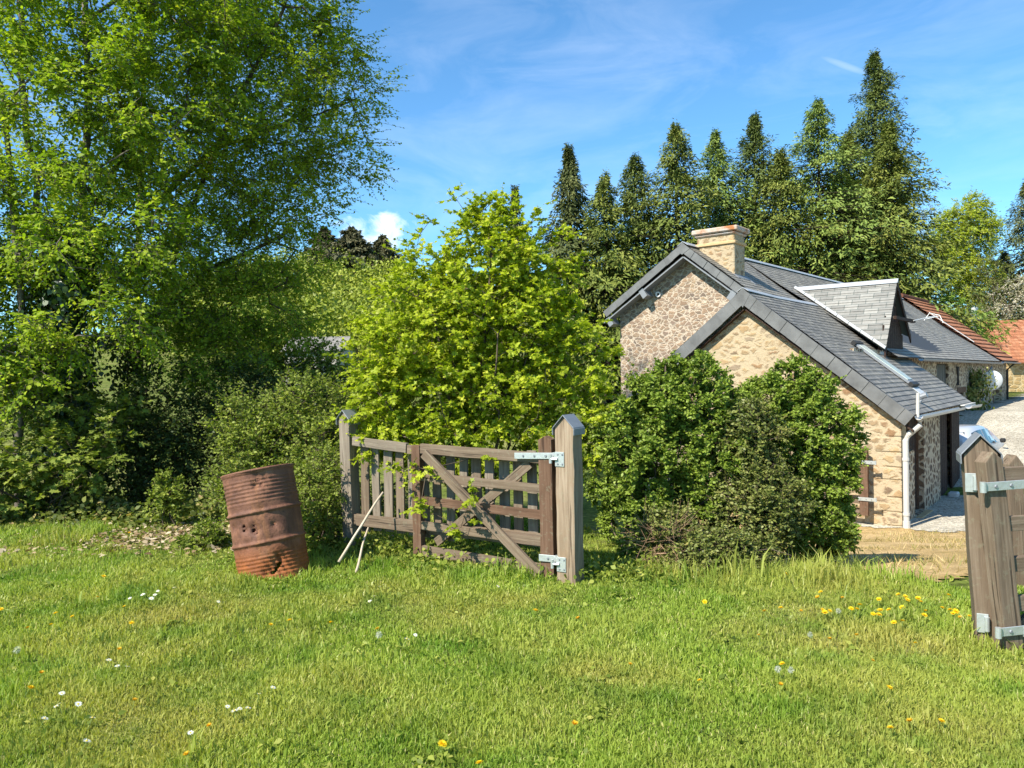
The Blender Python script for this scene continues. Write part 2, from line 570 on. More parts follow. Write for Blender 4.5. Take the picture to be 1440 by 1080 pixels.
def sprays(rng, T, out, m, L, k, leaf, flat=0.5, outw=1.0, rndw=0.9, droop=0.15, upn=1.0, nn=0.55, ang=0.8, updir=0.0):
    N = len(T)
    dirs = nrm(out[:, None, :] * outw + rng.normal(size=(N, m, 3)) * rndw * np.array([1, 1, flat]))
    dirs[..., 2] += updir
    dirs = nrm(dirs).reshape(-1, 3)
    P0 = np.repeat(T, m, 0) + rng.normal(size=(N * m, 3)) * L * 0.12
    Ls = L * rng.uniform(0.45, 1.15, N * m)
    P1 = P0 + dirs * Ls[:, None]
    P1[:, 2] -= droop * Ls
    M = N * m
    s = (np.arange(k)[None, :] + rng.random((M, k))) / k
    s = 0.12 + 0.9 * s
    C = P0[:, None, :] + (P1 - P0)[:, None, :] * s[..., None]
    side = nrm(np.cross(dirs, np.array([0, 0, 1.0])) + rng.normal(size=(M, 3)) * 0.15)
    sg = np.where(np.arange(k) % 2 == 0, 1.0, -1.0)[None, :, None]
    D = dirs[:, None, :] * 0.55 + side[:, None, :] * sg * ang + rng.normal(size=(M, k, 3)) * 0.35
    D[..., 2] -= droop
    Nn = np.array([0, 0, upn]) + rng.normal(size=(M, k, 3)) * nn + out.repeat(m, 0)[:, None, :] * 0.25
    sz = leaf * rng.uniform(0.55, 1.2, (M, k)) * (1.05 - 0.35 * s)
    clump = np.repeat(rng.random(N), m)[:, None]
    tw = rng.random(M)[:, None]
    rnd = 0.36 * clump + 0.24 * tw + 0.4 * rng.random((M, k))
    return C.reshape(-1, 3), D.reshape(-1, 3), Nn.reshape(-1, 3), sz.reshape(-1), rnd.reshape(-1), (P0, P1)

def plant(name, label, cat, base, trunks, blobs, n, m, L, k, leaf, tmpl, lmat, bmat, group=None, seed=1, shell=0.55,
          flat=0.5, droop=0.15, rtip=0.006, expo=0.45, rmax=0.3, wig=0.08, seg=0.5, extra=None, upn=1.0, nn=0.55, twr=0.0022,
          outw=1.0, rndw=0.9, crown='crown', stem='trunk', cut=None, clump=0, updir=0.0, twigs=True, wid=1.0, sides=6, sag=0.0):
    """generic broadleaf: base Empty > trunk (all wood) + crown (all leaves)"""
    rng = np.random.default_rng(seed)
    T, out = blob_points(rng, n, blobs, shell)
    if clump:
        cc = T[rng.choice(n, clump, replace=False)]
        d = np.linalg.norm(T[:, None] - cc[None], axis=2)
        nc = cc[np.argmin(d, 1)]
        T = T + (nc - T) * 0.45
    if cut is not None:
        keep = cut(T)
        T = T[keep]; out = out[keep]
    gz = zg(T[:, 0], T[:, 1]) + 0.06
    T[:, 2] = np.maximum(T[:, 2], gz)
    if extra is not None:
        E = np.array(extra)
        T = np.vstack([T, E[:, :3]])
        oo = nrm(E[:, :3] - np.array(base)[None]); oo[:, 2] *= 0.3
        out = np.vstack([out, oo])
    sk, tips, nt = grow(rng, trunks, T, wig=wig, seg=seg, sag=sag)
    mb = MB()
    skel_mesh(mb, sk, rtip, expo, rmax, sides)
    C, D, Nn, sz, rnd, (P0, P1) = sprays(rng, T, out, m, L, k, leaf, flat, droop=droop, upn=upn, nn=nn, outw=outw, rndw=rndw, updir=updir)
    C[:, 2] = np.maximum(C[:, 2], zg(C[:, 0], C[:, 1]) + 0.015)
    if twigs:
        add_prisms(mb, P0, P1, np.full(len(P0), twr), np.full(len(P0), twr * 0.5))
    root = empty(name, label, cat, base, group=group)
    I = Matrix.Identity(4)
    me = mb.mesh(smooth=True)
    link(stem, me, bmat, root, I)
    V = leaf_verts(C, D, Nn, sz, tmpl, wid)
    link(crown, poly_mesh(V, len(tmpl), rnd, crown), lmat, root, I)
    return root

def conifer(name, label, base, H, rad, lmat, bmat, seed=1, kind='cypress', group=None, low=0.04, dens=1.0, lean=(0, 0), frond=0.5):
    rng = np.random.default_rng(seed)
    nb = int(330 * dens * (H / 16))
    u = (np.arange(nb) + rng.random(nb)) / nb
    h = low + (1 - low) * u ** 0.92
    az = rng.random(nb) * 2 * PI + np.arange(nb) * 2.399
    lump = 1 + 0.22 * np.sin(3 * az + 9 * h + seed) + 0.26 * np.sin(2 * az - 27 * h + seed * 2) + 0.16 * np.sin(41 * h + seed)
    if kind == 'cypress':
        prof = np.minimum(1.0, (1 - h) ** 0.85 * 1.45) * (0.72 + 0.28 * np.clip(h / 0.18, 0, 1))
    else:
        prof = (1 - h) ** 0.95 * 1.1
    Lb = np.maximum(rad * prof * lump * rng.uniform(0.55, 1.3, nb), 0.12)
    tip = np.array([base[0] + lean[0], base[1] + lean[1], base[2] + H])
    b0 = np.array(base, float)
    P0 = b0[None] + (tip - b0)[None] * h[:, None]
    dz = (0.30 * h - 0.12) if kind == 'cypress' else (0.35 * h - 0.28)
    dz = dz + rng.normal(size=nb) * 0.10
    dirs = nrm(np.stack([np.cos(az), np.sin(az), dz], 1))
    ksp = 80
    s = rng.random((nb, ksp)) ** 0.62
    drp = (0.16 if kind == 'cypress' else 0.26)
    C = P0[:, None] + dirs[:, None] * (Lb[:, None] * s)[..., None]
    C[..., 2] -= drp * (Lb[:, None] * s ** 2)
    side = nrm(np.cross(dirs, np.array([0, 0, 1.0])))
    off = rng.normal(size=(nb, ksp)) * (0.15 * Lb[:, None] * (1.1 - s) + 0.10)
    C = C + side[:, None] * off[..., None]
    C[..., 2] += rng.normal(size=(nb, ksp)) * 0.16
    D = dirs[:, None] * 0.8 + side[:, None] * np.sign(off)[..., None] * 0.5 + rng.normal(size=(nb, ksp, 3)) * 0.35
    D[..., 2] -= rng.uniform(0.0, 1.1, (nb, ksp)) * (0.75 if kind == 'cypress' else 0.95)
    Nn = dirs[:, None] * 0.6 + np.array([0, 0, 0.8]) + rng.normal(size=(nb, ksp, 3)) * 0.5
    sz = frond * rng.uniform(0.55, 1.25, (nb, ksp)) * np.clip(0.45 + 0.9 * (1 - h), 0.45, 1.0)[:, None]
    rnd = 0.40 * rng.random(nb)[:, None] + 0.25 * s + 0.25 * rng.random((nb, ksp))
    # leader
    root = empty(name, label, 'conifer', base, group=group)
    mb = MB()
    pts = [b0 + (tip - b0) * f for f in np.linspace(0, 1, 9)]
    mb.tube(pts, [max(0.012, 0.017 * H * (1 - f) ** 0.9) for f in np.linspace(0, 1, 9)], 8, cap=False)
    P1 = P0 + dirs * Lb[:, None] * 0.85
    P1[:, 2] -= drp * Lb * 0.7
    add_prisms(mb, P0, P1, 0.012 + 0.010 * Lb, np.full(nb, 0.006))
    I = Matrix.Identity(4)
    link('trunk', mb.mesh(), bmat, root, I)
    C = C.reshape(-1, 3)
    # leader sprays
    nl = 40
    hl = rng.uniform(0.90, 1.0, nl)
    Cl = b0[None] + (tip - b0)[None] * hl[:, None]
    al = rng.random(nl) * 2 * PI
    Dl = np.stack([np.cos(al) * 0.6, np.sin(al) * 0.6, np.full(nl, 0.8)], 1)
    C = np.vstack([C, Cl]); D = np.vstack([D.reshape(-1, 3), Dl]); Nn = np.vstack([Nn.reshape(-1, 3), rng.normal(size=(nl, 3))])
    sz = np.concatenate([sz.reshape(-1), np.full(nl, frond * 0.55)]); rnd = np.concatenate([rnd.reshape(-1), rng.random(nl)])
    V = leaf_verts(C, D, Nn, sz, FROND2, 0.8)
    link('crown', poly_mesh(V, len(FROND2), rnd, 'crown'), lmat, root, I)
    return root
# ---------------------------------------------------------------- material library
M_STONE_HOUSE = stone_mat('rubble stone pinkish', 6.8, 1.6, 0.085, [(0.0, (.22, .16, .12)), (0.25, (.33, .235, .165)), (0.5, (.25, .19, .155)), (0.75, (.39, .29, .20)), (1.0, (.17, .135, .115))],
                          (.52, .44, .345), 0.08, bump=0.5, distort=0.17, seed=3.1, mdirt=.25)
M_STONE_BARN = stone_mat('rubble stone ochre', 4.3, 1.7, 0.17, [(0.0, (.30, .22, .14)), (0.3, (.42, .31, .18)), (0.5, (.19, .14, .10)), (0.7, (.47, .35, .20)), (0.85, (.28, .175, .10)), (1.0, (.33, .27, .20))],
                         (.48, .395, .265), 0.12, bump=0.45, distort=0.22, seed=8.4, mdirt=.5)
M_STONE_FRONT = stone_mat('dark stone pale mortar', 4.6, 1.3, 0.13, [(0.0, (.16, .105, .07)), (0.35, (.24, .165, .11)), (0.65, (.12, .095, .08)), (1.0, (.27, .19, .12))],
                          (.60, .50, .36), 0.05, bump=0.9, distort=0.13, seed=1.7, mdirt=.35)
M_STONE_YELLOW = stone_mat('yellow stone', 2.2, 1.6, 0.1, [(0, (.42, .30, .14)), (.5, (.5, .36, .17)), (1, (.36, .25, .12))], (.58, .46, .26), .08)
M_QUOIN = plain_mat('dressed stone', (.48, .34, .18), .9, .1, .35, 6, bump=.5)
SLG = [(.125, .118, .104), (.19, .178, .155), (.27, .25, .205)]
M_SLATE = roof_mat('slate courses', 0.24, 0.13, SLG, (.03, .03, .03), (.14, .13, .10))
M_SLATE_OLD = roof_mat('slate courses old', 0.26, 0.14, [(.155, .142, .122), (.225, .208, .175), (.31, .285, .235)], (.04, .038, .035), (.17, .155, .12))
M_SLATE_PALE = roof_mat('slate dormer pale', 0.34, 0.17, [(.13, .13, .12), (.20, .197, .18), (.275, .27, .245)], (.07, .088, .082), None)
M_VERGE = roof_mat('verge slates', 0.30, 2.0, [(.055, .06, .068), (.075, .082, .092), (.105, .112, .122)], (.02, .02, .022), None)
M_TILE = roof_mat('clay tiles', 0.24, 0.34, [(.23, .09, .048), (.34, .14, .07), (.43, .215, .12)], (.12, .05, .03), (.22, .12, .07), rough=.85, spec=.15)
M_ZINC = plain_mat('zinc flashing', (.42, .44, .46), .45, .4, .15, 5, .4)
M_ZINC_PALE = plain_mat('pale weathered flashing', (.50, .51, .50), .5, .4, .2, 6, .2)
M_PVC = plain_mat('pale grey pvc', (.47, .455, .42), .45, .4, .12, 3)
M_DARKWOOD = wood_mat('dark stained boards', (.016, .010, .008), (.035, .020, .015), (.06, .036, .026), (.02, .012, .01))
M_GREYDOOR = plain_mat('grey painted boards', (.075, .075, .065), .7, .2, .3, 6)
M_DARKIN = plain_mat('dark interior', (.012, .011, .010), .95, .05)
M_IRON = plain_mat('black iron', (.02, .02, .02), .6, .3)
M_GALV = plain_mat('galvanised steel', (.50, .53, .52), .38, .5, .18, 40, .55)
M_LEAD = plain_mat('grey lead cap', (.21, .225, .24), .55, .4, .22, 25, .3)
M_WOOD_GREY = wood_mat('grey weathered timber', (.08, .064, .048), (.185, .15, .112), (.33, .275, .215), (.15, .12, .085))
M_WOOD_POST = wood_mat('pale weathered timber', (.11, .075, .048), (.25, .185, .125), (.41, .33, .24), (.24, .16, .095))
M_WOOD_BROWN = wood_mat('brown timber', (.055, .030, .018), (.12, .068, .042), (.19, .12, .08), (.07, .04, .025))
M_WOOD_RAIL = wood_mat('rail timber', (.065, .046, .031), (.15, .11, .075), (.27, .21, .15), (.14, .10, .065))
M_STICK = wood_mat('bare stick', (.28, .22, .15), (.46, .38, .28), (.60, .52, .40), (.36, .28, .2))
M_GLASS = plain_mat('window glass', (.03, .04, .045), .05, .6, .1)
M_SKYGLASS = plain_mat('rooflight glass', (.42, .47, .42), .2, .6, .1)
M_DISH = plain_mat('dish grey', (.55, .56, .55), .5, .3, .08)
M_HUNG = plain_mat('hung slate', (.15, .152, .15), .55, .3, .6, 3.4, .3)
M_WHITE = plain_mat('whitewash', (.72, .70, .66), .8, .2, .08)
M_RENDER = plain_mat('old render', (.42, .39, .33), .9, .1, .3, 1.2)
M_CAPSLAB = None

def cap_mat():
    m, nt, ns, ls = newmat('chimney slab')
    n = noise(ns, ls, objco(ns), 2.6, 4, .6)
    r = ramp(ns, [(.42, (.46, .43, .40)), (.56, (.42, .32, .25)), (.66, (.33, .14, .06))])
    ls.new(n.outputs['Fac'], r.inputs[0])
    finish(ns, ls, r.outputs[0], .9, .1, n.outputs['Fac'], .5, .02)
    return m
M_CAPSLAB = cap_mat()

# ---------------------------------------------------------------- ground
def ground_mat():
    m, nt, ns, ls = newmat('meadow soil and turf')
    p = nd(ns, 'ShaderNodeNewGeometry').outputs['Position']
    a = noise(ns, ls, p, 0.7, 5, .6); b = noise(ns, ls, p, 9, 5, .65)
    r = ramp(ns, [(.3, (.085, .115, .022)), (.5, (.125, .155, .035)), (.7, (.21, .20, .08))])
    ls.new(a.outputs['Fac'], r.inputs[0])
    r2 = ramp(ns, [(.35, (.4, .4, .35)), (.65, (1.25, 1.25, 1.1))]); ls.new(b.outputs['Fac'], r2.inputs[0])
    finish(ns, ls, mixc(ns, ls, 1.0, r.outputs[0], r2.outputs[0], 'MULTIPLY'), .95, .05, b.outputs['Fac'], .8, .03)
    return m
M_GROUND = ground_mat()

def sheet(name, xs, ys, mat, dz=0.0, keep=None, edge=None):
    X, Y = np.meshgrid(xs, ys)
    Z = zg(X, Y) + dz
    nx, ny = len(xs), len(ys)
    V = np.stack([X, Y, Z], -1).reshape(-1, 3)
    F = []
    for j in range(ny - 1):
        for i in range(nx - 1):
            if keep is not None and not keep(0.5 * (xs[i] + xs[i + 1]), 0.5 * (ys[j] + ys[j + 1])): continue
            a = j * nx + i
            F.append((a, a + 1, a + nx + 1, a + nx))
    me = mesh_from(V, F, smooth=True)
    o = link(name, me, mat)
    o['kind'] = 'structure'
    return o

xs = np.concatenate([np.arange(-420, -60, 12), np.arange(-60, -12, 2), np.arange(-12, 14, 0.3), np.arange(14, 60, 2), np.arange(60, 421, 12)])
ys = np.concatenate([np.arange(-30, 0, 2), np.arange(0, 17, 0.3), np.arange(17, 60, 1.5), np.arange(60, 560, 10)])
sheet('ground', xs, ys, M_GROUND)

# farm frame: x along the buildings (away), y across to the left, z up from the yard
TH = math.atan2(.78, .625)
FARM = Vector((7.57, 15.0, -1.5))
FM = Matrix.Translation(FARM) @ Matrix.Rotation(TH, 4, 'Z')
FMI = FM.inverted()
def fw(t, q, z=0.0):
    return FM @ Vector((t, q, z))
def tq(x, y):
    v = FMI @ Vector((x, y, -1.5)); return v.x, v.y

def yard_mat():
    m, nt, ns, ls = newmat('pale gravel')
    p = nd(ns, 'ShaderNodeNewGeometry').outputs['Position']
    v = nd(ns, 'ShaderNodeTexVoronoi'); v.inputs['Scale'].default_value = 26; ls.new(p, v.inputs['Vector'])
    s = nd(ns, 'ShaderNodeSeparateColor'); ls.new(v.outputs['Color'], s.inputs[0])
    a = noise(ns, ls, p, .5, 4, .6)
    r = ramp(ns, [(.0, (.26, .24, .20)), (.5, (.44, .41, .345)), (1, (.60, .565, .49))]); ls.new(s.outputs[0], r.inputs[0])
    r2 = ramp(ns, [(.35, (.75, .72, .66)), (.7, (1.15, 1.12, 1.05))]); ls.new(a.outputs['Fac'], r2.inputs[0])
    finish(ns, ls, mixc(ns, ls, 1, r.outputs[0], r2.outputs[0], 'MULTIPLY'), .95, .1, v.outputs['Distance'], 1.0, .03)
    return m

def dirt_mat():
    m, nt, ns, ls = newmat('tan dirt with dry grass')
    p = nd(ns, 'ShaderNodeNewGeometry').outputs['Position']
    a = noise(ns, ls, p, 1.1, 5, .62); b = noise(ns, ls, p, 12, 5, .7); c = noise(ns, ls, p, 60, 2, .5)
    r = ramp(ns, [(.30, (.27, .215, .08)), (.45, (.42, .30, .145)), (.65, (.54, .40, .22))]); ls.new(a.outputs['Fac'], r.inputs[0])
    r2 = ramp(ns, [(.3, (.55, .55, .5)), (.7, (1.25, 1.2, 1.1))]); ls.new(b.outputs['Fac'], r2.inputs[0])
    h = mth(ns, ls, 'ADD', b.outputs['Fac'], mth(ns, ls, 'MULTIPLY', c.outputs['Fac'], .5))
    finish(ns, ls, mixc(ns, ls, 1, r.outputs[0], r2.outputs[0], 'MULTIPLY'), .95, .05, h, .9, .04)
    return m

def wob(x, y): return 0.18 * math.sin(x * 2.1 + y) + 0.12 * math.sin(5.3 * x - 3 * y) + .08 * math.sin(9 * x + 4 * y)
def keep_yard(x, y):
    t, q = tq(x, y)
    return (t > -0.15 + wob(x, y) * .7) and (-16 < q < 1.25) and t < 62
def keep_dirt(x, y):
    t, q = tq(x, y)
    return (y > float(brow(x)) + 0.15 + wob(x, y) * .9) and x > 2.75 + .2 * math.sin(y * 2) and x < 17 and t < 0.5 and (q < 6)
sheet('dirt_path', np.arange(1.8, 17, .12), np.arange(5.8, 17.5, .12), dirt_mat(), 0.012, keep_dirt)
sheet('gravel_yard', np.concatenate([np.arange(3, 16, .16), np.arange(16, 70, .8)]), np.concatenate([np.arange(5, 22, .16), np.arange(22, 75, .8)]), yard_mat(), 0.022, keep_yard)

# ---------------------------------------------------------------- house parts
def wall_grid(mb, a0, a1, z0, z1, openings, y, th, conv, depth=None):
    """wall in the plane y (front), thickness th towards +y; openings (a0,a1,z0,z1); conv(a,y,z)->point"""
    As = sorted(set([a0, a1] + [v for o in openings for v in o[:2]]))
    Zs = sorted(set([z0, z1] + [v for o in openings for v in o[2:]]))
    As = [v for v in As if a0 <= v <= a1]; Zs = [v for v in Zs if z0 <= v <= z1]
    def op(i, j):
        if i < 0 or j < 0 or i >= len(As) - 1 or j >= len(Zs) - 1: return True
        ca = (As[i] + As[i + 1]) / 2; cz = (Zs[j] + Zs[j + 1]) / 2
        return any(o[0] < ca < o[1] and o[2] < cz < o[3] for o in openings)
    q = lambda pts: mb.add([conv(*p) for p in pts], [(0, 1, 2, 3)])
    for i in range(len(As) - 1):
        for j in range(len(Zs) - 1):
            if op(i, j): continue
            A, B, C, D = As[i], As[i + 1], Zs[j], Zs[j + 1]
            q([(A, y, C), (B, y, C), (B, y, D), (A, y, D)])
            q([(A, y + th, C), (A, y + th, D), (B, y + th, D), (B, y + th, C)])
            if op(i - 1, j): q([(A, y, C), (A, y, D), (A, y + th, D), (A, y + th, C)])
            if op(i + 1, j): q([(B, y, C), (B, y + th, C), (B, y + th, D), (B, y, D)])
            if op(i, j - 1): q([(A, y, C), (A, y + th, C), (B, y + th, C), (B, y, C)])
            if op(i, j + 1): q([(A, y, D), (B, y, D), (B, y + th, D), (A, y + th, D)])

def slope_courses(mb, t0, t1, qe, ze, qr, zr, row=0.13, lift=0.012, th=0.03, t1f=None, t0f=None, waves=0.02, rr=0.0):
    """stepped roof courses from eave (qe,ze) to ridge (qr,zr) between t0 and t1; UV in metres"""
    L = math.hypot(qr - qe, zr - ze)
    n = int(L / row)
    dq, dz = (qr - qe) / L, (zr - ze) / L
    sgn = 1.0 if dq > 0 else -1.0
    nq, nz = -dz * sgn, abs(dq)          # outward normal (up)
    nt = max(2, int((t1 - t0) / 0.6))
    for i in range(n):
        s0 = L * i / n; s1 = L * (i + 1) / n + 0.015
        ta = [t0 + (t1 - t0) * k / nt for k in range(nt + 1)]
        if t1f or t0f:
            lo = t0f((s0 + s1) / 2 / L) if t0f else t0
            hi = t1f((s0 + s1) / 2 / L) if t1f else t1
            if hi - lo < .02: continue
            ta = [lo + (hi - lo) * k / nt for k in range(nt + 1)]
        for k in range(nt):
            pts = []; uv = []
            for (t, s, up) in ((ta[k], s0, lift), (ta[k + 1], s0, lift), (ta[k + 1], s1, 0.0), (ta[k], s1, 0.0)):
                w = waves * (math.sin(t * .9 + 1.0) * .6 + math.sin(t * .37 + s * .8)) * math.sin(PI * min(1, s / L))
                pts.append((t, qe + dq * s + nq * (up + w), ze + dz * s + nz * (up + w) + rr * (t - 1) * s / L))
                uv.append((t, s + 0.003))
            mb.add(pts, [(0, 1, 2, 3)], [uv])
            # riser under the course front
            a, b = pts[0], pts[1]
            c = (b[0], b[1] - nq * (lift + .004), b[2] - nz * (lift + .004)); d = (a[0], a[1] - nq * (lift + .004), a[2] - nz * (lift + .004))
            mb.add([d, c, b, a], [(0, 1, 2, 3)], [[uv[0], uv[1], uv[1], uv[0]]])
    return L

def verge(mb, t, qa, za, qb, zb, width, th=0.05, step=0.28):
    """band of hung slates along a gable edge from (qa,za) to (qb,zb); hangs down by width"""
    L = math.hypot(qb - qa, zb - za); n = max(1, int(L / step))
    d = Vector((0, (qb - qa) / L, (zb - za) / L))
    dn = Vector((0, d.z, -d.y)) if d.y > 0 else Vector((0, -d.z, d.y))
    if dn.z > 0: dn = -dn
    for i in range(n):
        a = Vector((t, qa, za)) + d * (L * i / n + 0.009); b = Vector((t, qa, za)) + d * (L * (i + 1) / n + .02)
        j = random.uniform(-.006, .006)
        x0 = t - th - 0.010 * (i % 2) + random.uniform(-.004, .004)
        p = [a, b, b + dn * (width + j), a + dn * (width + j)]
        p = [Vector((x0, v.y, v.z)) for v in p]
        mb.prism(p, (th - .006, 0, 0))

class Sub:
    """mesh collector in the farm frame, shifted to a thing's own origin"""
    pass

def farm_thing(name, label, cat, off, group=None):
    o = empty(name, label, cat, FM @ Vector(off), TH, group)
    return o

def fbuild(mb, name, mat, parent, **k):
    me = mb.mesh(**k)
    return link(name, me, mat, parent, FM)

# ---- small barn (gable nearest the camera)
barn = farm_thing('stone_barn', 'low ochre stone barn with slate roof nearest the bushes, its gable lit by the sun', 'barn', (0, 0, 0))
RZ, RQ = 4.93, 3.05            # ridge
EZ, EQ = 2.24, -0.28           # front eave
sl = (RZ - EZ) / (RQ - EQ)
mb = MB()
ops = [(.45, 1.25, 1.45, 2.02), (1.25, 2.2, 0.02, 2.02), (4.05, 7.3, -.2, 2.1)]
ops = [(.45, 1.25, 1.45, 2.2), (1.25, 2.2, 0.06, 2.2), (4.05, 6.55, 0.02, 2.12)]
wall_grid(mb, 0.0, 6.75, -.25, 2.36, ops, 0.0, 0.45, lambda a, y, z: (a, y, z))
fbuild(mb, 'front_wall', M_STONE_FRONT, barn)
mb = MB()
off = 0.07
mb.prism([(-.004, -.004, -.3), (-.004, 6.1, -.3), (-.004, 6.1, 2.35), (-.004, RQ, RZ - off), (-.004, -.004, 2.36)], (.44, 0, 0))
fbuild(mb, 'gable_wall', M_STONE_BARN, barn)
mb = MB()
mb.box(0.45, 6.75, 5.7, 6.09, -.3, 2.3)
mb.box(6.3, 6.74, .46, 5.69, -.3, 2.3)
fbuild(mb, 'rear_wall', M_STONE_BARN, barn)
mb = MB()
slope_courses(mb, -.16, 6.72, EQ, EZ, RQ, RZ, .13)
slope_courses(mb, -.16, 2.2, 6.4, EZ, RQ, RZ, .13)
mb.add([(-.15, EQ, EZ - .012), (6.71, EQ, EZ - .012), (6.71, RQ, RZ - .03), (-.15, RQ, RZ - .03)], [(0, 1, 2, 3)])
mb.add([(-.15, 6.4, EZ - .012), (2.2, 6.4, EZ - .012), (2.2, RQ, RZ - .03), (-.15, RQ, RZ - .03)], [(0, 1, 2, 3)])
roof = fbuild(mb, 'roof', M_SLATE, barn, uv=True)
def tagpart(o, label): o['label'] = label; return o
mb = MB()
verge(mb, -.16, EQ - .02, EZ, RQ, RZ + .01, .27, step=.2); verge(mb, -.163, 6.42, EZ - .01, RQ, RZ + .01, .27, step=.2)
mb.prism([(-.225, RQ - .16, RZ - .13), (-.225, RQ, RZ + .03), (-.225, RQ + .16, RZ - .13), (-.225, RQ, RZ - .40)], (.012, 0, 0))
ve = fbuild(mb, 'verge', M_HUNG, barn)
mb = MB()
# dark edge board under the verge, and the soffit
mb.prism([(-.15, EQ + .02, EZ - .33), (-.15, RQ, RZ - .44), (-.15, RQ, RZ - .40), (-.15, EQ + .02, EZ - .29)], (.145, 0, 0))
mb.prism([(-.15, 6.38, EZ - .33), (-.15, RQ, RZ - .44), (-.15, RQ, RZ - .40), (-.15, 6.38, EZ - .29)], (.145, 0, 0))
fbuild(mb, 'soffit', M_DARKWOOD, barn)
mb = MB()
pts = [(-.22, RQ, RZ + .035), (.5, RQ, RZ + .02), (1.6, RQ, RZ - .0), (3.0, RQ, RZ + .0), (4.6, RQ, RZ + .005)]
for a, b in zip(pts[:-1], pts[1:]):
    for s in (-1, 1):
        mb.prism([a, b, (b[0], RQ + s * .13, b[2] - .085), (a[0], RQ + s * .13, a[2] - .085)], (0, 0, .012))
fbuild(mb, 'ridge_flashing', M_ZINC, barn)
def gutter(mb, t0, t1, q, z0, z1, r=.065):
    n = 9
    P = []
    for t, z in ((t0, z0), (t1, z1)):
        ring = [(t, q + r * math.cos(PI + PI * k / n), z + r * math.sin(PI + PI * k / n)) for k in range(n + 1)]
        ring += [(t, q + (r - .008) * math.cos(2 * PI - PI * k / n), z + (r - .008) * math.sin(2 * PI - PI * k / n)) for k in range(n + 1)]
        P.append(ring)
    m = len(P[0])
    vs = P[0] + P[1]
    fs = [(i, (i + 1) % m, m + (i + 1) % m, m + i) for i in range(m)] + [tuple(range(m - 1, -1, -1)), tuple(range(m, 2 * m))]
    mb.add(vs, fs)
mb = MB()
gutter(mb, -.12, 4.9, EQ - .07, EZ - .02, EZ - .05, .075)
gutter(mb, 5.05, 6.75, EQ - .17, EZ - .02, EZ - .05, .08)
mb.box(5.0, 6.73, EQ - .10, EQ + .0, EZ - .03, EZ - .005)
fbuild(mb, 'gutter', M_PVC, barn)
mb = MB()
mb.tube([(.0, EQ - .07, EZ - .10), (.0, EQ - .07, EZ - .2), (-.03, -.16, EZ - .38), (-.04, -.10, EZ - .5), (-.04, -.10, .16)], .055, 12)
mb.tube([(-.04, -.10, .17), (-.04, -.10, -.02)], .068, 12)
for z in (1.35, .28): mb.tube([(-.04, -.10, z), (-.04, -.10, z + .05)], .066, 12)
mb.tube([(.05, EQ - .02, EZ - .05), (.05, EQ - .03, EZ + .42)], .032, 10)
fbuild(mb, 'downpipe', M_PVC, barn, smooth=False)
# window + door + garage doors
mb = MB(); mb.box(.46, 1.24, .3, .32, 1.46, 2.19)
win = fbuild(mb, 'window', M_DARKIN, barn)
mb = MB()
mb.box(.46, .53, .12, .2, 1.46, 2.19); mb.box(1.17, 1.24, .12, .2, 1.46, 2.19); mb.box(.53, 1.17, .12, .2, 1.46, 1.53)
fbuild(mb, 'frame', M_DARKWOOD, win)
mb = MB(); mb.prism([(.56, .17, 1.55), (.62, .17, 1.53), (1.12, .17, 2.15), (1.06, .17, 2.17)], (0, .03, 0)); fbuild(mb, 'glazing_bar', M_ZINC, win)
mb = MB()
for i in range(7):
    a = 1.33 + i * .115
    mb.box(a, a + .11, .14 + .003 * (i % 2), .18, .08, 2.18)
door = fbuild(mb, 'door', M_DARKWOOD, barn)
mb = MB(); mb.box(1.26, 1.325, .10, .2, .07, 2.19); mb.box(2.14, 2.19, .10, .2, .07, 2.19)
fbuild(mb, 'door_frame', M_WOOD_BROWN, door)
mb = MB()
for i in range(9):
    a = 4.08 + i * .13
    mb.box(a, a + .124, .05 + .003 * (i % 2), .09, .06, 2.10)
g1 = fbuild(mb, 'garage_door', M_DARKWOOD, barn)
mb = MB()
for i in range(9):
    a = 5.44 + i * .122
    mb.box(a, a + .116, -.03 + .003 * (i % 2), .01, .05, 2.10)
fbuild(mb, 'garage_door', M_DARKWOOD, barn)
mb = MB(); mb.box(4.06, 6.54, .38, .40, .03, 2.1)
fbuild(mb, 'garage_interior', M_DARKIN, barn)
mb = MB(); mb.box(1.2, 2.28, -.16, .0, -.04, .055); fbuild(mb, 'doorstep', M_QUOIN, barn, bevel=.02)
mb = MB(); mb.box(4.55, 4.85, -.28, -.06, -.04, .14); fbuild(mb, 'kerb_stone', M_PVC, barn, bevel=.03)
# quoins of the near corner
mb = MB(); z = -.2; i = 0
while z < 2.0:
    h = random.uniform(.24, .36); a, b = ((.42, .26) if i % 2 else (.24, .46))
    mb.box(-.022, a, -.022, b, z + .012, z + h - .012); z += h; i += 1
fbuild(mb, 'quoins', M_STONE_BARN, barn, bevel=.018, seg=2)
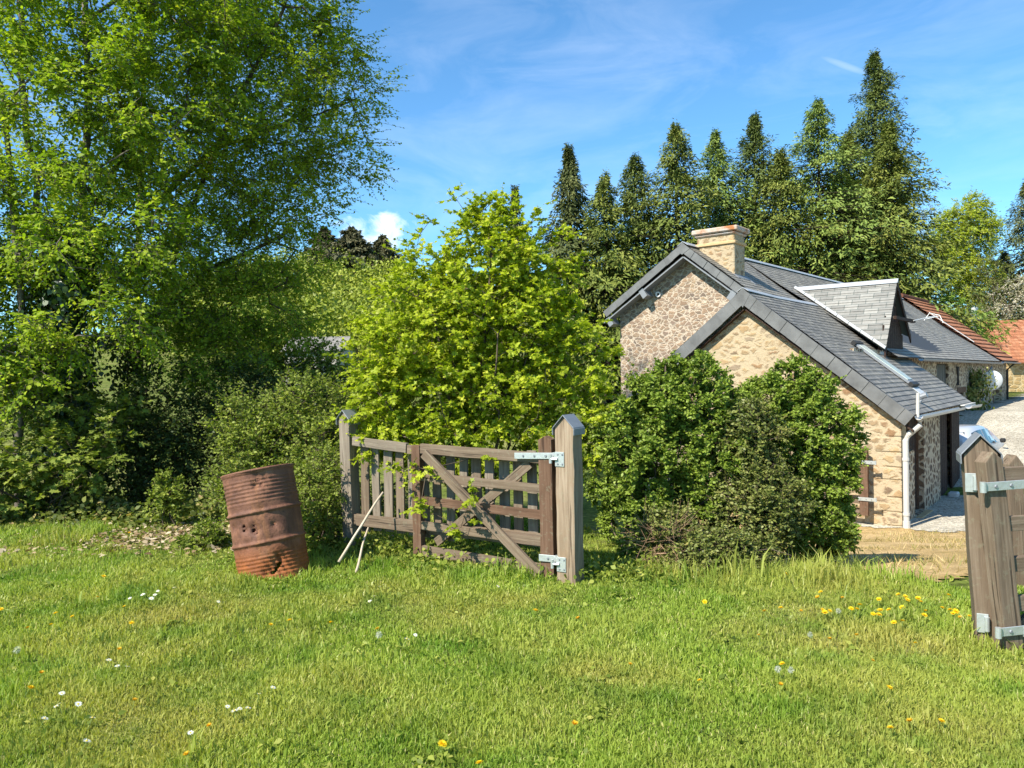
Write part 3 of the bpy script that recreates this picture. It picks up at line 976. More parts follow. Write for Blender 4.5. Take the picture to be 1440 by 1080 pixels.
# roof window, slate vent, tin patch
def onroof(t, q, up=0.0):
    z = EZ + sl * (q - EQ)
    n = Vector((0, -sl, 1)).normalized()
    return Vector((t, q, z)) + n * up
def roofbox(mb, t0, t1, q0, q1, u0, u1):
    P = [onroof(t, q, u) for u in (u0, u1) for (t, q) in ((t0, q0), (t1, q0), (t1, q1), (t0, q1))]
    mb.add(P, [(0, 3, 2, 1), (4, 5, 6, 7), (0, 1, 5, 4), (1, 2, 6, 5), (2, 3, 7, 6), (3, 0, 4, 7)])
mb = MB(); roofbox(mb, 2.55, 3.1, .38, 1.5, .03, .085); sk_ = fbuild(mb, 'skylight', M_LEAD, barn, bevel=.008)
mb = MB(); roofbox(mb, 2.60, 3.05, .44, 1.45, .086, .1); fbuild(mb, 'pane', M_SKYGLASS, sk_)
mb = MB(); roofbox(mb, 2.5, 3.15, 1.5, 1.58, .02, .11); fbuild(mb, 'head_flashing', M_IRON, sk_)
mb = MB(); roofbox(mb, 2.5, 3.15, .30, .38, .02, .10); fbuild(mb, 'sill_flashing', M_IRON, sk_)
mb = MB(); roofbox(mb, 2.45, 3.0, .07, .27, .02, .03); fbuild(mb, 'roof_patch', M_ZINC_PALE, barn)
mb = MB(); p = onroof(1.45, -.05, .0)
mb.tube([p, p + Vector((0, -.05, .12)), p + Vector((0, -.16, .16))], [.06, .065, .07], 10)
fbuild(mb, 'roof_vent', M_LEAD, barn)

# ---- farmhouse (long building behind)
HO = (1.25, 1.3, 0)
house = farm_thing('stone_farmhouse', 'long stone farmhouse with chimney, slate roof and tall dormer, behind the low barn', 'house', HO)
HRQ, HRZ = 5.0, 6.30
HEQ, HEZ = 0.98, 3.44
LEQ, LEZ = 7.3, 4.78
T1, T2, T3 = .93, 24.2, 31.0
mb = MB()
ops = [(11.3, 13.4, 1.0, 3.3), (15.2, 16.6, .0, 2.25), (24.4, 27.6, .6, 2.35), (8.4, 9.4, .9, 2.1)]
wall_grid(mb, 1.75, 29.5, -.3, 3.62, ops, 1.3, .5, lambda a, y, z: (a, y, z))
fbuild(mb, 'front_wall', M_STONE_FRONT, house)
hsl = (HRZ - HEZ) / (HRQ - HEQ); lsl = (HRZ - LEZ) / (LEQ - HRQ)
mb = MB()
mb.prism([(1.25, 1.3, -.3), (1.25, 7.0, -.3), (1.25, 7.0, LEZ + lsl * .3 - .1), (1.25, HRQ, HRZ - .1), (1.25, 1.3, HEZ + hsl * .3 - .1)], (.49, 0, 0))
fbuild(mb, 'gable_wall', M_STONE_HOUSE, house)
mb = MB(); mb.box(1.75, 29.5, 6.55, 6.99, -.3, LEZ + .05)
mb.prism([(29.0, 1.81, -.3), (29.0, 6.54, -.3), (29.0, 6.54, LEZ + .2), (29.0, HRQ, HRZ - .1), (29.0, 1.81, HEZ + .4)], (.49, 0, 0))
fbuild(mb, 'rear_wall', M_STONE_HOUSE, house)
# slate roof: right slope in two runs (the first stops above the barn roof), left slope
mb = MB()
RR = .0115
rz = lambda t: RR * (t - 1)
CQ = 2.55; CZ = HRZ - (HRQ - CQ) * .80
slope_courses(mb, T1, 4.5, CQ, CZ, HRQ, HRZ, .135, rr=RR)
slope_courses(mb, 4.5, T2, HEQ, HEZ, HRQ, HRZ, .135, waves=.035, rr=RR)
slope_courses(mb, T1, T2, LEQ, LEZ, HRQ, HRZ, .135, rr=RR)
mb.add([(4.5, HEQ, HEZ - .015), (T2, HEQ, HEZ - .015), (T2, HRQ, HRZ - .07 + rz(T2)), (4.5, HRQ, HRZ - .07 + rz(4.5))], [(0, 1, 2, 3)])
mb.add([(T1, LEQ, LEZ - .015), (T2, LEQ, LEZ - .015), (T2, HRQ, HRZ - .07 + rz(T2)), (T1, HRQ, HRZ - .07)], [(0, 1, 2, 3)])
fbuild(mb, 'slate_roof', M_SLATE_OLD, house, uv=True)
mb = MB()
slope_courses(mb, T2, T3, HEQ - .05, HEZ, HRQ, HRZ + .03, .33, lift=.06, rr=RR * 1.35)
slope_courses(mb, T2, T3, LEQ, LEZ, HRQ, HRZ + .03, .33, lift=.06, rr=RR * 1.35)
mb.add([(T2, HEQ, HEZ - .02), (T3, HEQ, HEZ - .02), (T3, HRQ, HRZ - .05 + rz(T3) * 1.3), (T2, HRQ, HRZ - .05 + rz(T2) * 1.3)], [(0, 1, 2, 3)])
fbuild(mb, 'tile_roof', M_TILE, house, uv=True)
mb = MB()
for (q0, z0) in ((HEQ, HEZ),):
    mb.prism([(T2 - .02, q0 + 1.0, z0 + hsl * 1.0 + .18), (T2 + .10, q0 + 1.0, z0 + hsl * 1.0 + .18), (T2 + .10, HRQ - 1.2, HRZ - hsl * 1.2 + .36), (T2 - .02, HRQ - 1.2, HRZ - hsl * 1.2 + .36)], (0, 0, .03))
fbuild(mb, 'roof_flashing', M_ZINC_PALE, house)
mb = MB()
verge(mb, T1, CQ, CZ, HRQ, HRZ + .01, .18, .04, .2); verge(mb, T1 - .003, LEQ, LEZ, HRQ, HRZ + .01, .18, .04, .2)
mb.prism([(T1 - .055, HRQ - .2, HRZ - .15), (T1 - .055, HRQ, HRZ + .03), (T1 - .055, HRQ + .2, HRZ - .16), (T1 - .055, HRQ, HRZ - .27)], (.01, 0, 0))
fbuild(mb, 'verge', M_HUNG, house)
mb = MB()
mb.prism([(T1, CQ, CZ - .30), (T1, HRQ, HRZ - .34), (T1, HRQ, HRZ - .30), (T1, CQ, CZ - .26)], (.31, 0, 0))
mb.prism([(T1, LEQ, LEZ - .30), (T1, HRQ, HRZ - .34), (T1, HRQ, HRZ - .30), (T1, LEQ, LEZ - .26)], (.31, 0, 0))
fbuild(mb, 'soffit', M_LEAD, house)
def purlin(q, slope, zr):
    mb = MB()
    z = HRZ - abs(q - HRQ) * slope - .33
    s = 1 if q > HRQ else -1
    d = Vector((0, s, -slope)).normalized(); n = Vector((0, slope * s, 1)).normalized()
    c = Vector((.92, q, z))
    pr = [c - d * .07 + n * .08, c + d * .07 + n * .08, c + d * .07 - n * .16, c - d * .07 - n * .16]
    mb.prism(pr, (.34, 0, 0))
    fbuild(mb, 'purlin_end', M_LEAD, house)
purlin(6.15, lsl, 0); purlin(3.75, .8, 0); purlin(7.15, lsl, 0)
mb = MB()
for a, b in ((T1 - .03, 9), (9, 17.5), (17.5, T2)):
    for s in (-1, 1):
        w0 = .02 * math.sin(a); w1 = .02 * math.sin(b)
        mb.prism([(a, HRQ, HRZ + .045 + rz(a)), (b, HRQ, HRZ + .045 + rz(b)), (b, HRQ + s * .14, HRZ - .05 + rz(b)), (a, HRQ + s * .14, HRZ - .05 + rz(a))], (0, 0, .012))
fbuild(mb, 'ridge_flashing', M_ZINC, house)
mb = MB()
mb.tube([(T2, HRQ, HRZ + .05 + rz(T2) * 1.35), (T3, HRQ, HRZ + .05 + rz(T3) * 1.35)], .11, 10)
fbuild(mb, 'ridge_tiles', M_TILE, house)
mb = MB(); gutter(mb, 6.9, T2 - .1, HEQ - .07, HEZ - .02, HEZ - .07, .075); gutter(mb, T2 - .1, T3, HEQ - .12, HEZ - .02, HEZ - .04, .07)
fbuild(mb, 'gutter', M_LEAD, house)
mb = MB()
mb.tube([(21.2, HEQ - .05, HEZ - .1), (21.2, HEQ - .02, HEZ - .3), (20.6, 1.2, HEZ - .75), (20.6, 1.2, .0)], .045, 10)
fbuild(mb, 'downpipe', M_LEAD, house)
mb = MB()
mb.tube([(28.9, HEQ - .07, HEZ - .1), (28.9, 1.2, HEZ - .4), (28.9, 1.2, .0)], .05, 10)
fbuild(mb, 'downpipe', M_IRON, house)
# chimney
mb = MB()
mb.box(1.55, 2.2, 3.95, 4.92, 4.6, 6.52)
ch = fbuild(mb, 'chimney', M_STONE_BARN, house, bevel=.02)
mb = MB(); mb.box(1.51, 2.24, 3.91, 4.96, 6.26, 6.34); fbuild(mb, 'chimney_band', M_QUOIN, ch, bevel=.015)
mb = MB(); mb.box(1.50, 2.25, 3.90, 4.97, 6.50, 6.56); mb.box(1.45, 2.30, 3.84, 5.03, 6.565, 6.69)
fbuild(mb, 'chimney_cap', M_CAPSLAB, ch, bevel=.025)
mb = MB()
zz = lambda q: HRZ - (HRQ - q) * .8
mb.prism([(2.2, 3.7, zz(3.7) + .03), (2.3, 3.7, zz(3.7) + .03), (2.3, 4.9, zz(4.9) + .03), (2.2, 4.9, zz(4.9) + .03)], (0, 0, .02))
mb.prism([(1.5, 3.83, zz(3.83) + .04), (2.3, 3.83, zz(3.83) + .04), (2.3, 3.96, zz(3.96) + .04), (1.5, 3.96, zz(3.96) + .04)], (0, 0, .02))
fbuild(mb, 'chimney_flashing', M_LEAD, ch)
# dormer
DT, DZ = 5.4, 5.44
ptip = Vector((DT, 1.16, DZ)); pback = Vector((DT, 3.80, DZ))
lc = Vector((4.1, 1.17, 3.60)); rc = Vector((6.75, 1.12, 4.02))
def tri_slope(mb, corner, col=0):
    # triangular slope between ridge and valley, in courses, UV along
    n = 14
    for i in range(n):
        f0, f1 = i / n, (i + 1) / n
        a0 = corner.lerp(ptip, f0); b0 = corner.lerp(pback, f0); a1 = corner.lerp(ptip, f1); b1 = corner.lerp(pback, f1)
        nn = (pback - ptip).cross(corner - ptip).normalized()
        if nn.z < 0: nn = -nn
        L = (corner - ptip).length
        u = lambda p: ((p - ptip).dot((pback - ptip).normalized()), 0)
        v0, v1 = f0 * L, f1 * L + .003
        P = [a0 + nn * .018, b0 + nn * .018, b1 + nn * .003, a1 + nn * .003]
        U = [(u(P[0])[0], v0), (u(P[1])[0], v0), (u(P[2])[0], v1), (u(P[3])[0], v1)]
        mb.add(P, [(0, 1, 2, 3)], [U])
        mb.add([P[0] - nn * .015, P[1] - nn * .015, P[1], P[0]], [(0, 1, 2, 3)], [[U[0], U[1], U[1], U[0]]])
    nn = (pback - ptip).cross(corner - ptip).normalized()
    if nn.z < 0: nn = -nn
    mb.add([ptip - nn * .05, pback - nn * .05, corner - nn * .05], [(0, 1, 2)], [[(0, 0)] * 3])
mb = MB(); tri_slope(mb, lc); tri_slope(mb, rc)
dm = fbuild(mb, 'dormer', M_SLATE_PALE, house, uv=True)
mb = MB()
dirv = (lc - pback).normalized()
for k in range(8):
    a = pback.lerp(lc, k / 8 + .005); b = pback.lerp(lc, (k + 1) / 8)
    mb.prism([a + Vector((-.09, 0, .035)), b + Vector((-.09, 0, .035)), b + Vector((.05, 0, .09)), a + Vector((.05, 0, .09))], (0, 0, .015))
fbuild(mb, 'valley_flashing', M_ZINC_PALE, dm)
mb = MB()
for s in (-1, 1):
    mb.prism([ptip + Vector((0, -.02, .035)), pback + Vector((0, 0, .035)), pback + Vector((s * .1, 0, -.07)), ptip + Vector((s * .1, -.02, -.07))], (0, 0, .014))
fbuild(mb, 'dormer_ridge', M_ZINC, dm)
mb = MB()
fy = 1.32
mb.prism([(4.35, fy, 3.45), (6.55, fy, 3.45), (6.55, fy, 4.15), (DT, fy, DZ - .15), (4.35, fy, 3.95)], (0, .08, 0))
for i in range(9):
    a = 4.45 + i * .235
    top = DZ - .3 - abs(a + .1 - DT) * 1.05
    mb.box(a, a + .22, fy - .03, fy - .004, 3.46, max(3.7, top))
fbuild(mb, 'dormer_front', M_DARKWOOD, dm)
mb = MB()
for c in (lc, rc):
    nn = Vector((0, 0, -.09))
    e = (c - ptip) * .02
    mb.prism([ptip + Vector((0, .0, -.03)), c + Vector((0, 0, -.03)), c + Vector((0, .0, -.17)), ptip + Vector((0, .0, -.17))], (0, .035, 0))
mb.box(4.4, 6.6, .98, 1.06, 4.38, 4.46)
fbuild(mb, 'bargeboard', M_DARKWOOD, dm)
# cheek wall below dormer's left foot
mb = MB(); mb.box(4.1, 6.7, 1.29, 1.4, 2.6, 3.58); fbuild(mb, 'dormer_cheek', M_ZINC_PALE, dm)
# skylight on the slate roof beyond
def onh(t, q, up):
    return Vector((t, q, HEZ + hsl * (q - HEQ))) + Vector((0, -hsl, 1)).normalized() * up
def hbox(mb, t0, t1, q0, q1, u0, u1):
    P = [onh(t, q, u + rz(t) * (q - HEQ) / (HRQ - HEQ)) for u in (u0, u1) for (t, q) in ((t0, q0), (t1, q0), (t1, q1), (t0, q1))]
    mb.add(P, [(0, 3, 2, 1), (4, 5, 6, 7), (0, 1, 5, 4), (1, 2, 6, 5), (2, 3, 7, 6), (3, 0, 4, 7)])
mb = MB(); hbox(mb, 11.6, 12.3, 2.7, 3.75, .04, .14); s2 = fbuild(mb, 'skylight', M_ZINC_PALE, house)
mb = MB(); hbox(mb, 11.66, 12.24, 2.8, 3.65, .142, .152); fbuild(mb, 'pane', M_SKYGLASS, s2)
# hay door, openings, lintels
mb = MB()
for i in range(2):
    a = 11.32 + i * 1.04
    for k in range(5):
        mb.box(a + k * .203, a + k * .203 + .198, 1.38 + .004 * (k % 2), 1.42, 1.02, 3.28)
hd = fbuild(mb, 'hay_door', M_GREYDOOR, house)
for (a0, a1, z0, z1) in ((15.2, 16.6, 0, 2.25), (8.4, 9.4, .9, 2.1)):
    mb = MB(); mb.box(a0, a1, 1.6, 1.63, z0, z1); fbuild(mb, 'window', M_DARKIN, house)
mb = MB(); mb.box(24.4, 27.6, 1.62, 1.66, .6, 2.35); fbuild(mb, 'blocked_opening', M_STONE_YELLOW, house)
mb = MB(); mb.box(24.2, 27.8, 1.275, 1.6, 2.352, 2.57); fbuild(mb, 'lintel', M_WOOD_BROWN, house)
mb = MB(); mb.box(24.38, 24.62, 1.28, 1.5, .6, 2.348); fbuild(mb, 'door_post', M_WOOD_BROWN, house)
mb = MB(); mb.box(15.0, 16.8, 1.28, 1.6, 2.252, 2.45); fbuild(mb, 'lintel', M_WOOD_BROWN, house)
mb = MB()
mb.tube([(14.75, 1.25, 2.55), (14.9, 1.24, 2.85), (15.0, 1.25, 3.2)], .03, 6); mb.tube([(15.05, 1.25, 2.55), (14.9, 1.24, 2.85), (14.78, 1.25, 3.2)], .03, 6)
fbuild(mb, 'wall_anchor', M_IRON, house)
mb = MB()
c = Vector((1.22, 5.85, 5.15))
mb.lathe([(.07, -.02), (.07, .02), (.04, .02), (.035, -.02)], 16, Matrix.Translation(c) @ Matrix.Rotation(R(-90), 4, 'Y'))
vp = fbuild(mb, 'vent_pipe', M_WHITE, house)
mb = MB(); mb.lathe([(.001, -.018), (.04, -.018), (.04, -.028)], 12, Matrix.Translation(c) @ Matrix.Rotation(R(-90), 4, 'Y')); fbuild(mb, 'vent_hole', M_IRON, vp)
# TV aerial on the dormer
ae = farm_thing('tv_aerial', 'thin television aerial beside the dormer gable', 'aerial', (6.6, .9, 4.3))
mb = MB()
mb.tube([(6.2, .95, 4.42), (7.9, .7, 4.62)], .014, 6)
for k in range(6): mb.tube([(7.0 + k * .16, .83 - k * .024 - .12, 4.5 + k * .02), (7.0 + k * .16, .83 - k * .024 + .16, 4.5 + k * .02)], .007, 5)
mb.tube([(7.7, .5, 4.40), (7.78, .6, 4.62), (7.78, .85, 4.70), (7.72, .98, 4.5)], .012, 6)
fbuild(mb, 'boom', M_ZINC_PALE, ae)

# satellite dish on the farmhouse wall
dish = farm_thing('satellite_dish', 'round grey satellite dish fixed to the farmhouse wall', 'satellite dish', (20.3, 1.25, 2.6))
Md = FM @ Matrix.Translation((20.15, .80, 2.62)) @ Matrix.Rotation(R(118), 4, 'Z') @ Matrix.Rotation(R(-6), 4, 'X') @ Matrix.Rotation(R(90), 4, 'X')
mb = MB()
prof = [(0.001, 0.0)] + [(.40 * k / 8, .075 * (k / 8) ** 2) for k in range(1, 9)]
prof += [(.405, .068)] + [(.40 * k / 8, .075 * (k / 8) ** 2 - .012) for k in range(8, 0, -1)] + [(.001, -.012)]
mb.lathe(prof, 32)
link('reflector', mb.mesh(smooth=True), M_DISH, dish, Md)
mb = MB(); mb.tube([(0, -.36, .06), (0, -.15, .42), (0, .0, .46)], .014, 8); link('feed_arm', mb.mesh(), M_LEAD, dish, Md)
mb = MB(); mb.tube([(0, .0, .50), (0, .0, .40)], [.03, .045], 10); link('receiver', mb.mesh(), M_PVC, dish, Md)
mb = MB(); mb.tube([(20.15, .80, 2.60), (20.2, .95, 2.58), (20.3, 1.26, 2.62)], .028, 8); fbuild(mb, 'bracket', M_LEAD, dish)

# ---- far outbuilding with orange tiles, beyond the farmhouse
p = at(1428, 560, 55)
fb = empty('tiled_outbuilding', 'yellow stone outbuilding with broad orange tiled roof at the far end of yard', 'building', (34.5, 52, -1.5), 0)
mb = MB()
X0, X1, Y0, Y1 = 32.4, 47, 50.0, 58
mb.box(X0 + .3, X1 - .3, Y0 + .5, Y1 - .5, -1.8, 2.05)
link('wall', mb.mesh(), M_STONE_YELLOW, fb, Matrix.Identity(4))
mb = MB()
sw = lambda P: [(v[0], v[1], v[2]) for v in P]
n = 14
zE, zR = 1.95, 5.0
for side in (0, 1):
    for i in range(n):
        f0, f1 = i / n, (i + 1) / n + .01
        yA = (Y0 + (4 * f0)) if not side else (Y1 - 4 * f0); yB = (Y0 + 4 * f1) if not side else (Y1 - 4 * f1)
        z0 = zE + (zR - zE) * f0 + .05; z1 = zE + (zR - zE) * f1
        P = [(X0, yA, z0), (X1, yA, z0), (X1, yB, z1), (X0, yB, z1)]
        mb.add(P, [(0, 1, 2, 3)], [[(X0, f0 * 5), (X1, f0 * 5), (X1, f1 * 5), (X0, f1 * 5)]])
        mb.add([(X0, yA, z0 - .06), (X1, yA, z0 - .06), (X1, yA, z0), (X0, yA, z0)], [(0, 1, 2, 3)], [[(X0, 0), (X1, 0), (X1, .05), (X0, .05)]])
mb.prism([(X0 + .3, Y0 + .5, 2.05), (X0 + .3, Y1 - .5, 2.05), (X0 + .3, 54, 4.8)], (.3, 0, 0))
link('roof', mb.mesh(uv=True), M_TILE, fb, Matrix.Identity(4))
mb = MB(); mb.tube([(34.6, 50.9, 2.4), (34.6, 50.9, 4.1)], .13, 12); mb.tube([(34.6, 50.9, 4.12), (34.6, 50.9, 4.25)], .19, 12)
link('flue_pipe', mb.mesh(), M_ZINC, fb, Matrix.Identity(4))
mb = MB(); mb.box(34.2, 35.2, Y0 + .46, Y0 + .5, -1.3, .3); link('door', mb.mesh(), M_DARKWOOD, fb, Matrix.Identity(4))
mb = MB(); mb.tube([(37.2, 49.9 + .3, 1.8), (37.2, 50.38, 1.4), (37.2, 50.38, -1.4)], .06, 8); link('downpipe', mb.mesh(), M_IRON, fb, Matrix.Identity(4))

pp = at(1369, 445, 47)
fl = empty('metal_flue', 'pale metal flue pipe standing among green shrubs beyond the orange tiles', 'flue pipe', (pp.x, 47, -1.5))
mb = MB(); mb.tube([(pp.x, 47, -1.5), (pp.x, 47, pp.z + .25)], .16, 12); link('pipe', mb.mesh(), M_ZINC_PALE, fl, Matrix.Identity(4))
mb = MB(); mb.tube([(pp.x, 47, pp.z + .28), (pp.x, 47, pp.z + .55)], .22, 12); link('cowl', mb.mesh(), M_ZINC_PALE, fl, Matrix.Identity(4))

# small pale house glimpsed left of the maple
wh = empty('pale_house', 'small pale rendered house glimpsed through leaves left of the maple', 'house', (-16.6, 64, zgs(-16.6, 64)))
mb = MB(); zb = zgs(-16.6, 64)
mb.box(-17.7, -13.4, 60, 66, zb - .3, 4.0)
mb.prism([(-17.7, 60, 4.0), (-17.7, 66, 4.0), (-17.7, 63, 5.0)], (4.3, 0, 0))
link('wall', mb.mesh(), M_RENDER, wh, Matrix.Identity(4))
mb = MB()
for (a, b) in ((59.7, 63), (66.3, 63)):
    mb.add([(-18.0, a, 3.92), (-13.1, a, 3.92), (-13.1, b, 5.2), (-18.0, b, 5.2)], [(0, 1, 2, 3)], [[(0, 0), (10, 0), (10, 4.4), (0, 4.4)]])
link('roof', mb.mesh(uv=True), M_SLATE_OLD, wh, Matrix.Identity(4))
for x in (-17.0, -15.1):
    mb = MB(); mb.box(x, x + 1.0, 59.97, 60.02, 1.8, 3.2); link('window', mb.mesh(), M_GLASS, wh, Matrix.Identity(4))

# ---------------------------------------------------------------- small parked car
def car_paint():
    m, nt, ns, ls = newmat('silver car paint')
    b = finish(ns, ls, (.50, .53, .56), .3, .5)
    b.inputs['Metallic'].default_value = .35
    b.inputs['Coat Weight'].default_value = .6
    return m
hd_ = math.atan2(.69, .72)
cp = at(1371, 600, 21.0)
# rear right corner at cp; car frame: x forward, y left
CMt = Matrix.Translation((cp.x, cp.y, -1.49)) @ Matrix.Rotation(hd_, 4, 'Z') @ Matrix.Translation((0.12, 0.78, 0))
car = empty('parked_car', 'small silver hatchback parked behind the barn corner, mostly hidden by the gate post', 'car', CMt.translation, hd_)
L_, W_ = 3.55, 1.5
sect = [  # x, half width low, z bottom, belt z, roof z, roof half width
    (0.0, .62, .42, .80, .82, .55), (.06, .70, .28, .86, 1.05, .52), (.28, .75, .24, .90, 1.38, .50), (.8, .77, .22, .90, 1.46, .54),
    (1.5, .78, .22, .90, 1.47, .54), (2.0, .78, .22, .90, 1.38, .53), (2.65, .76, .22, .90, .96, .60), (3.1, .73, .24, .82, .84, .56), (3.45, .66, .28, .68, .70, .50), (3.55, .55, .36, .55, .56, .42)]
vs = []; fs = []
for (x, w, zb_, zbelt, zr, wr) in sect:
    vs += [(x, w * .9, zb_), (x, w, (zb_ + zbelt) / 2), (x, w * .98, zbelt), (x, wr, zr - .04), (x, wr * .75, zr), (x, -wr * .75, zr), (x, -wr, zr - .04), (x, -w * .98, zbelt), (x, -w, (zb_ + zbelt) / 2), (x, -w * .9, zb_)]
m_ = 10
for i in range(len(sect) - 1):
    for k in range(m_):
        k2 = (k + 1) % m_
        fs.append((i * m_ + k, (i + 1) * m_ + k, (i + 1) * m_ + k2, i * m_ + k2))
fs.append(tuple(range(m_))); fs.append(tuple(range((len(sect) - 1) * m_ + m_ - 1, (len(sect) - 1) * m_ - 1, -1)))
link('body', recalc(mesh_from(vs, fs, smooth=True)), car_paint(), car, CMt)
def sidept(x, f, s):
    for a, b in zip(sect[:-1], sect[1:]):
        if a[0] <= x <= b[0]:
            u = (x - a[0]) / (b[0] - a[0]); g = [a[k] + (b[k] - a[k]) * u for k in range(6)]
            return Vector((x, s * ((g[1] * .98) * (1 - f) + g[5] * f + .008), g[3] * (1 - f) + (g[4] - .04) * f))
for s in (-1, 1):
    for xa, xb in ((.38, 1.15), (1.22, 2.35)):
        mb = MB(); xx = [xa + (xb - xa) * k / 5 for k in range(6)]
        lo = [sidept(x, .10, s) for x in xx]; hi = [sidept(x, .88, s) for x in xx]
        mb.add(lo + hi, [(k, k + 1, 7 + k, 6 + k) for k in range(5)])
        link('side_window', mb.mesh(), M_GLASS, car, CMt)
mb = MB(); mb.add([(.04, -.48, .92), (.04, .48, .92), (.245, .42, 1.33), (.245, -.42, 1.33)], [(0, 1, 2, 3)]); link('rear_window', mb.mesh(), M_GLASS, car, CMt)
mb = MB(); mb.add([(2.12, -.44, 1.345), (2.12, .44, 1.345), (2.66, .52, .99), (2.66, -.52, .99)], [(0, 1, 2, 3)]); link('windscreen', mb.mesh(), M_GLASS, car, CMt)
M_TYRE = plain_mat('tyre rubber', (.02, .02, .02), .8, .2)
for x in (.62, 2.85):
    for s in (-1, 1):
        Mw = CMt @ Matrix.Translation((x, s * .70, .29)) @ Matrix.Rotation(R(90), 4, 'X')
        mb = MB(); mb.lathe([(.17, -.08), (.27, -.09), (.29, -.06), (.29, .06), (.27, .09), (.17, .08)], 28)
        w = link('wheel', mb.mesh(smooth=True), M_TYRE, car, Mw)
        mb = MB(); mb.lathe([(.001, .05), (.06, .06), (.15, .05), (.175, .075), (.175, -.075), (.15, -.05), (.06, -.06), (.001, -.05)], 24)
        link('rim', mb.mesh(), M_GALV, w, Mw)
M_RED = plain_mat('red lamp', (.35, .02, .02), .2, .5)
for s in (-1, 1):
    mb = MB(); mb.box(-.015, .1, s * .6 - .08, s * .6 + .08, .70, .86); link('tail_light', mb.mesh(bevel=.02), M_RED, car, CMt)
    mb = MB(); mb.box(2.2, 2.32, s * .86 - .07, s * .86 + .07, .92, 1.05); link('wing_mirror', mb.mesh(bevel=.03), M_IRON, car, CMt)
# ---------------------------------------------------------------- timber gates
JR = random.Random(5)
def board(name, mat, parent, p0, p1, w, th, wdir=(0, 0, 1), jit=.003, bev=.004, pointed=0.0, taper=1.0):
    p0, p1 = Vector(p0), Vector(p1)
    L = (p1 - p0).length
    X = (p1 - p0).normalized(); Zv = Vector(wdir); Zv = (Zv - X * Zv.dot(X)).normalized(); Y = Zv.cross(X)
    M = Matrix((X, Y, Zv)).transposed().to_4x4(); M.translation = p0
    n = max(3, int(L / .16))
    vs = []; fs = []
    ph = JR.random() * 9
    for i in range(n + 1):
        x = L * i / n
        k = 1 + (taper - 1) * i / n
        wv = .35 * jit * math.sin(ph + 3 * x)
        for (y, z) in ((-.5, -.5), (.5, -.5), (.5, .5), (-.5, .5)):
            vs.append((x + (JR.uniform(-jit, jit) if i in (0, n) else 0), y * th * k + JR.uniform(-jit, jit) * .5 + wv, z * w * k + JR.uniform(-jit, jit) + wv))
    for i in range(n):
        for k in range(4):
            k2 = (k + 1) % 4
            fs.append((i * 4 + k, i * 4 + k2, i * 4 + 4 + k2, i * 4 + 4 + k))
    fs.append((3, 2, 1, 0))
    if pointed > 0:       # gabled end: ridge along the thickness
        b = n * 4
        vs += [(L + pointed, -.5 * th * taper, 0), (L + pointed, .5 * th * taper, 0)]
        r0, r1 = len(vs) - 2, len(vs) - 1
        fs += [(b, b + 1, r1, r0), (b + 2, b + 3, r0, r1), (b + 1, b + 2, r1), (b + 3, b, r0)]
    else:
        fs.append((n * 4, n * 4 + 1, n * 4 + 2, n * 4 + 3))
    me = mesh_from(vs, fs)
    bm = bmesh.new(); bm.from_mesh(me)
    bmesh.ops.recalc_face_normals(bm, faces=bm.faces)
    if bev > 0:
        es = [e for e in bm.edges if len(e.link_faces) == 2 and e.calc_face_angle(0) > .6]
        bmesh.ops.bevel(bm, geom=es, offset=bev, segments=2, affect='EDGES', profile=.7)
    bm.to_mesh(me); bm.free()
    return link(name, me, mat, parent, M)

def solid(name, mb, mat, parent, M, **k):
    return link(name, mb.mesh(**k), mat, parent, M)

def post(name, label, base, H, a, yaw, mat, lean=(0, 0), group=None, cap=True):
    base = Vector(base)
    o = empty(name, label, 'gate post', base, group=group)
    Rz = Matrix.Rotation(yaw, 3, 'Z')
    front = Rz @ Vector((0, -1, 0)); side = Rz @ Vector((1, 0, 0))
    top = base + Vector((lean[0], lean[1], H))
    # gable ends face front/back : ridge runs along front -> width dir = side
    board('shaft', mat, o, base - Vector((0, 0, .15)), top, a, a, side, jit=.004, bev=.007, pointed=a * .55)
    if cap:
        up = (top - base).normalized()
        M = Matrix((side, -front, up)).transposed().to_4x4(); M.translation = top
        mb = MB()
        h = a * .55; e = a * .5 + .014; d = a * .5 + .02; t = .010
        k = h / (a * .5)
        for s in (-1, 1):
            P = [(0, -d, h + t + .006), (s * e, -d, h - k * e + t + .006), (s * e, -d, h - k * e + .004), (0, -d, h + .004)]
            mb.prism(P, (0, 2 * d, 0))
            mb.box(s * e - .004, s * e + .004, -d, d, h - k * e - .045, h - k * e + t)
        solid('metal_cap', mb, M_LEAD, o, M, bevel=.003)
    return o

def strap(parent, p0, p1, w=.045, face=(0, -1, 0), plate=True, knuckle=True):
    """galvanised strap hinge from pin p0 to end p1 with screw heads; plate on the post"""
    p0, p1 = Vector(p0), Vector(p1)
    X = (p1 - p0).normalized(); Y = -Vector(face).normalized(); Y = (Y - X * Y.dot(X)).normalized(); Zv = X.cross(Y)
    if Zv.z < 0: Zv = -Zv; 
    M = Matrix((X, Y, Zv)).transposed().to_4x4(); M.translation = p0
    L = (p1 - p0).length
    mb = MB(); mb.box(0, L, -.004, .004, -w / 2, w / 2)
    h = solid('hinge_strap', mb, M_GALV, parent, M, bevel=.002)
    mb = MB()
    x = .07
    while x < L - .02:
        mb = MB(); mb.lathe([(.001, .006), (.008, .006), (.011, .0)], 10, Matrix.Translation((x, -.005, 0)) @ Matrix.Rotation(R(90), 4, 'X')); x += .10
        solid('bolt', mb, M_LEAD, h, M)
    mb = MB(); mb.tube([(-.012, -.004, -w / 2 - .004), (-.012, -.004, w / 2 + .004)], .017, 12)
    solid('knuckle', mb, M_GALV, h, M)
    return h, M

SUNF = Vector((-.75, -.66, 0))
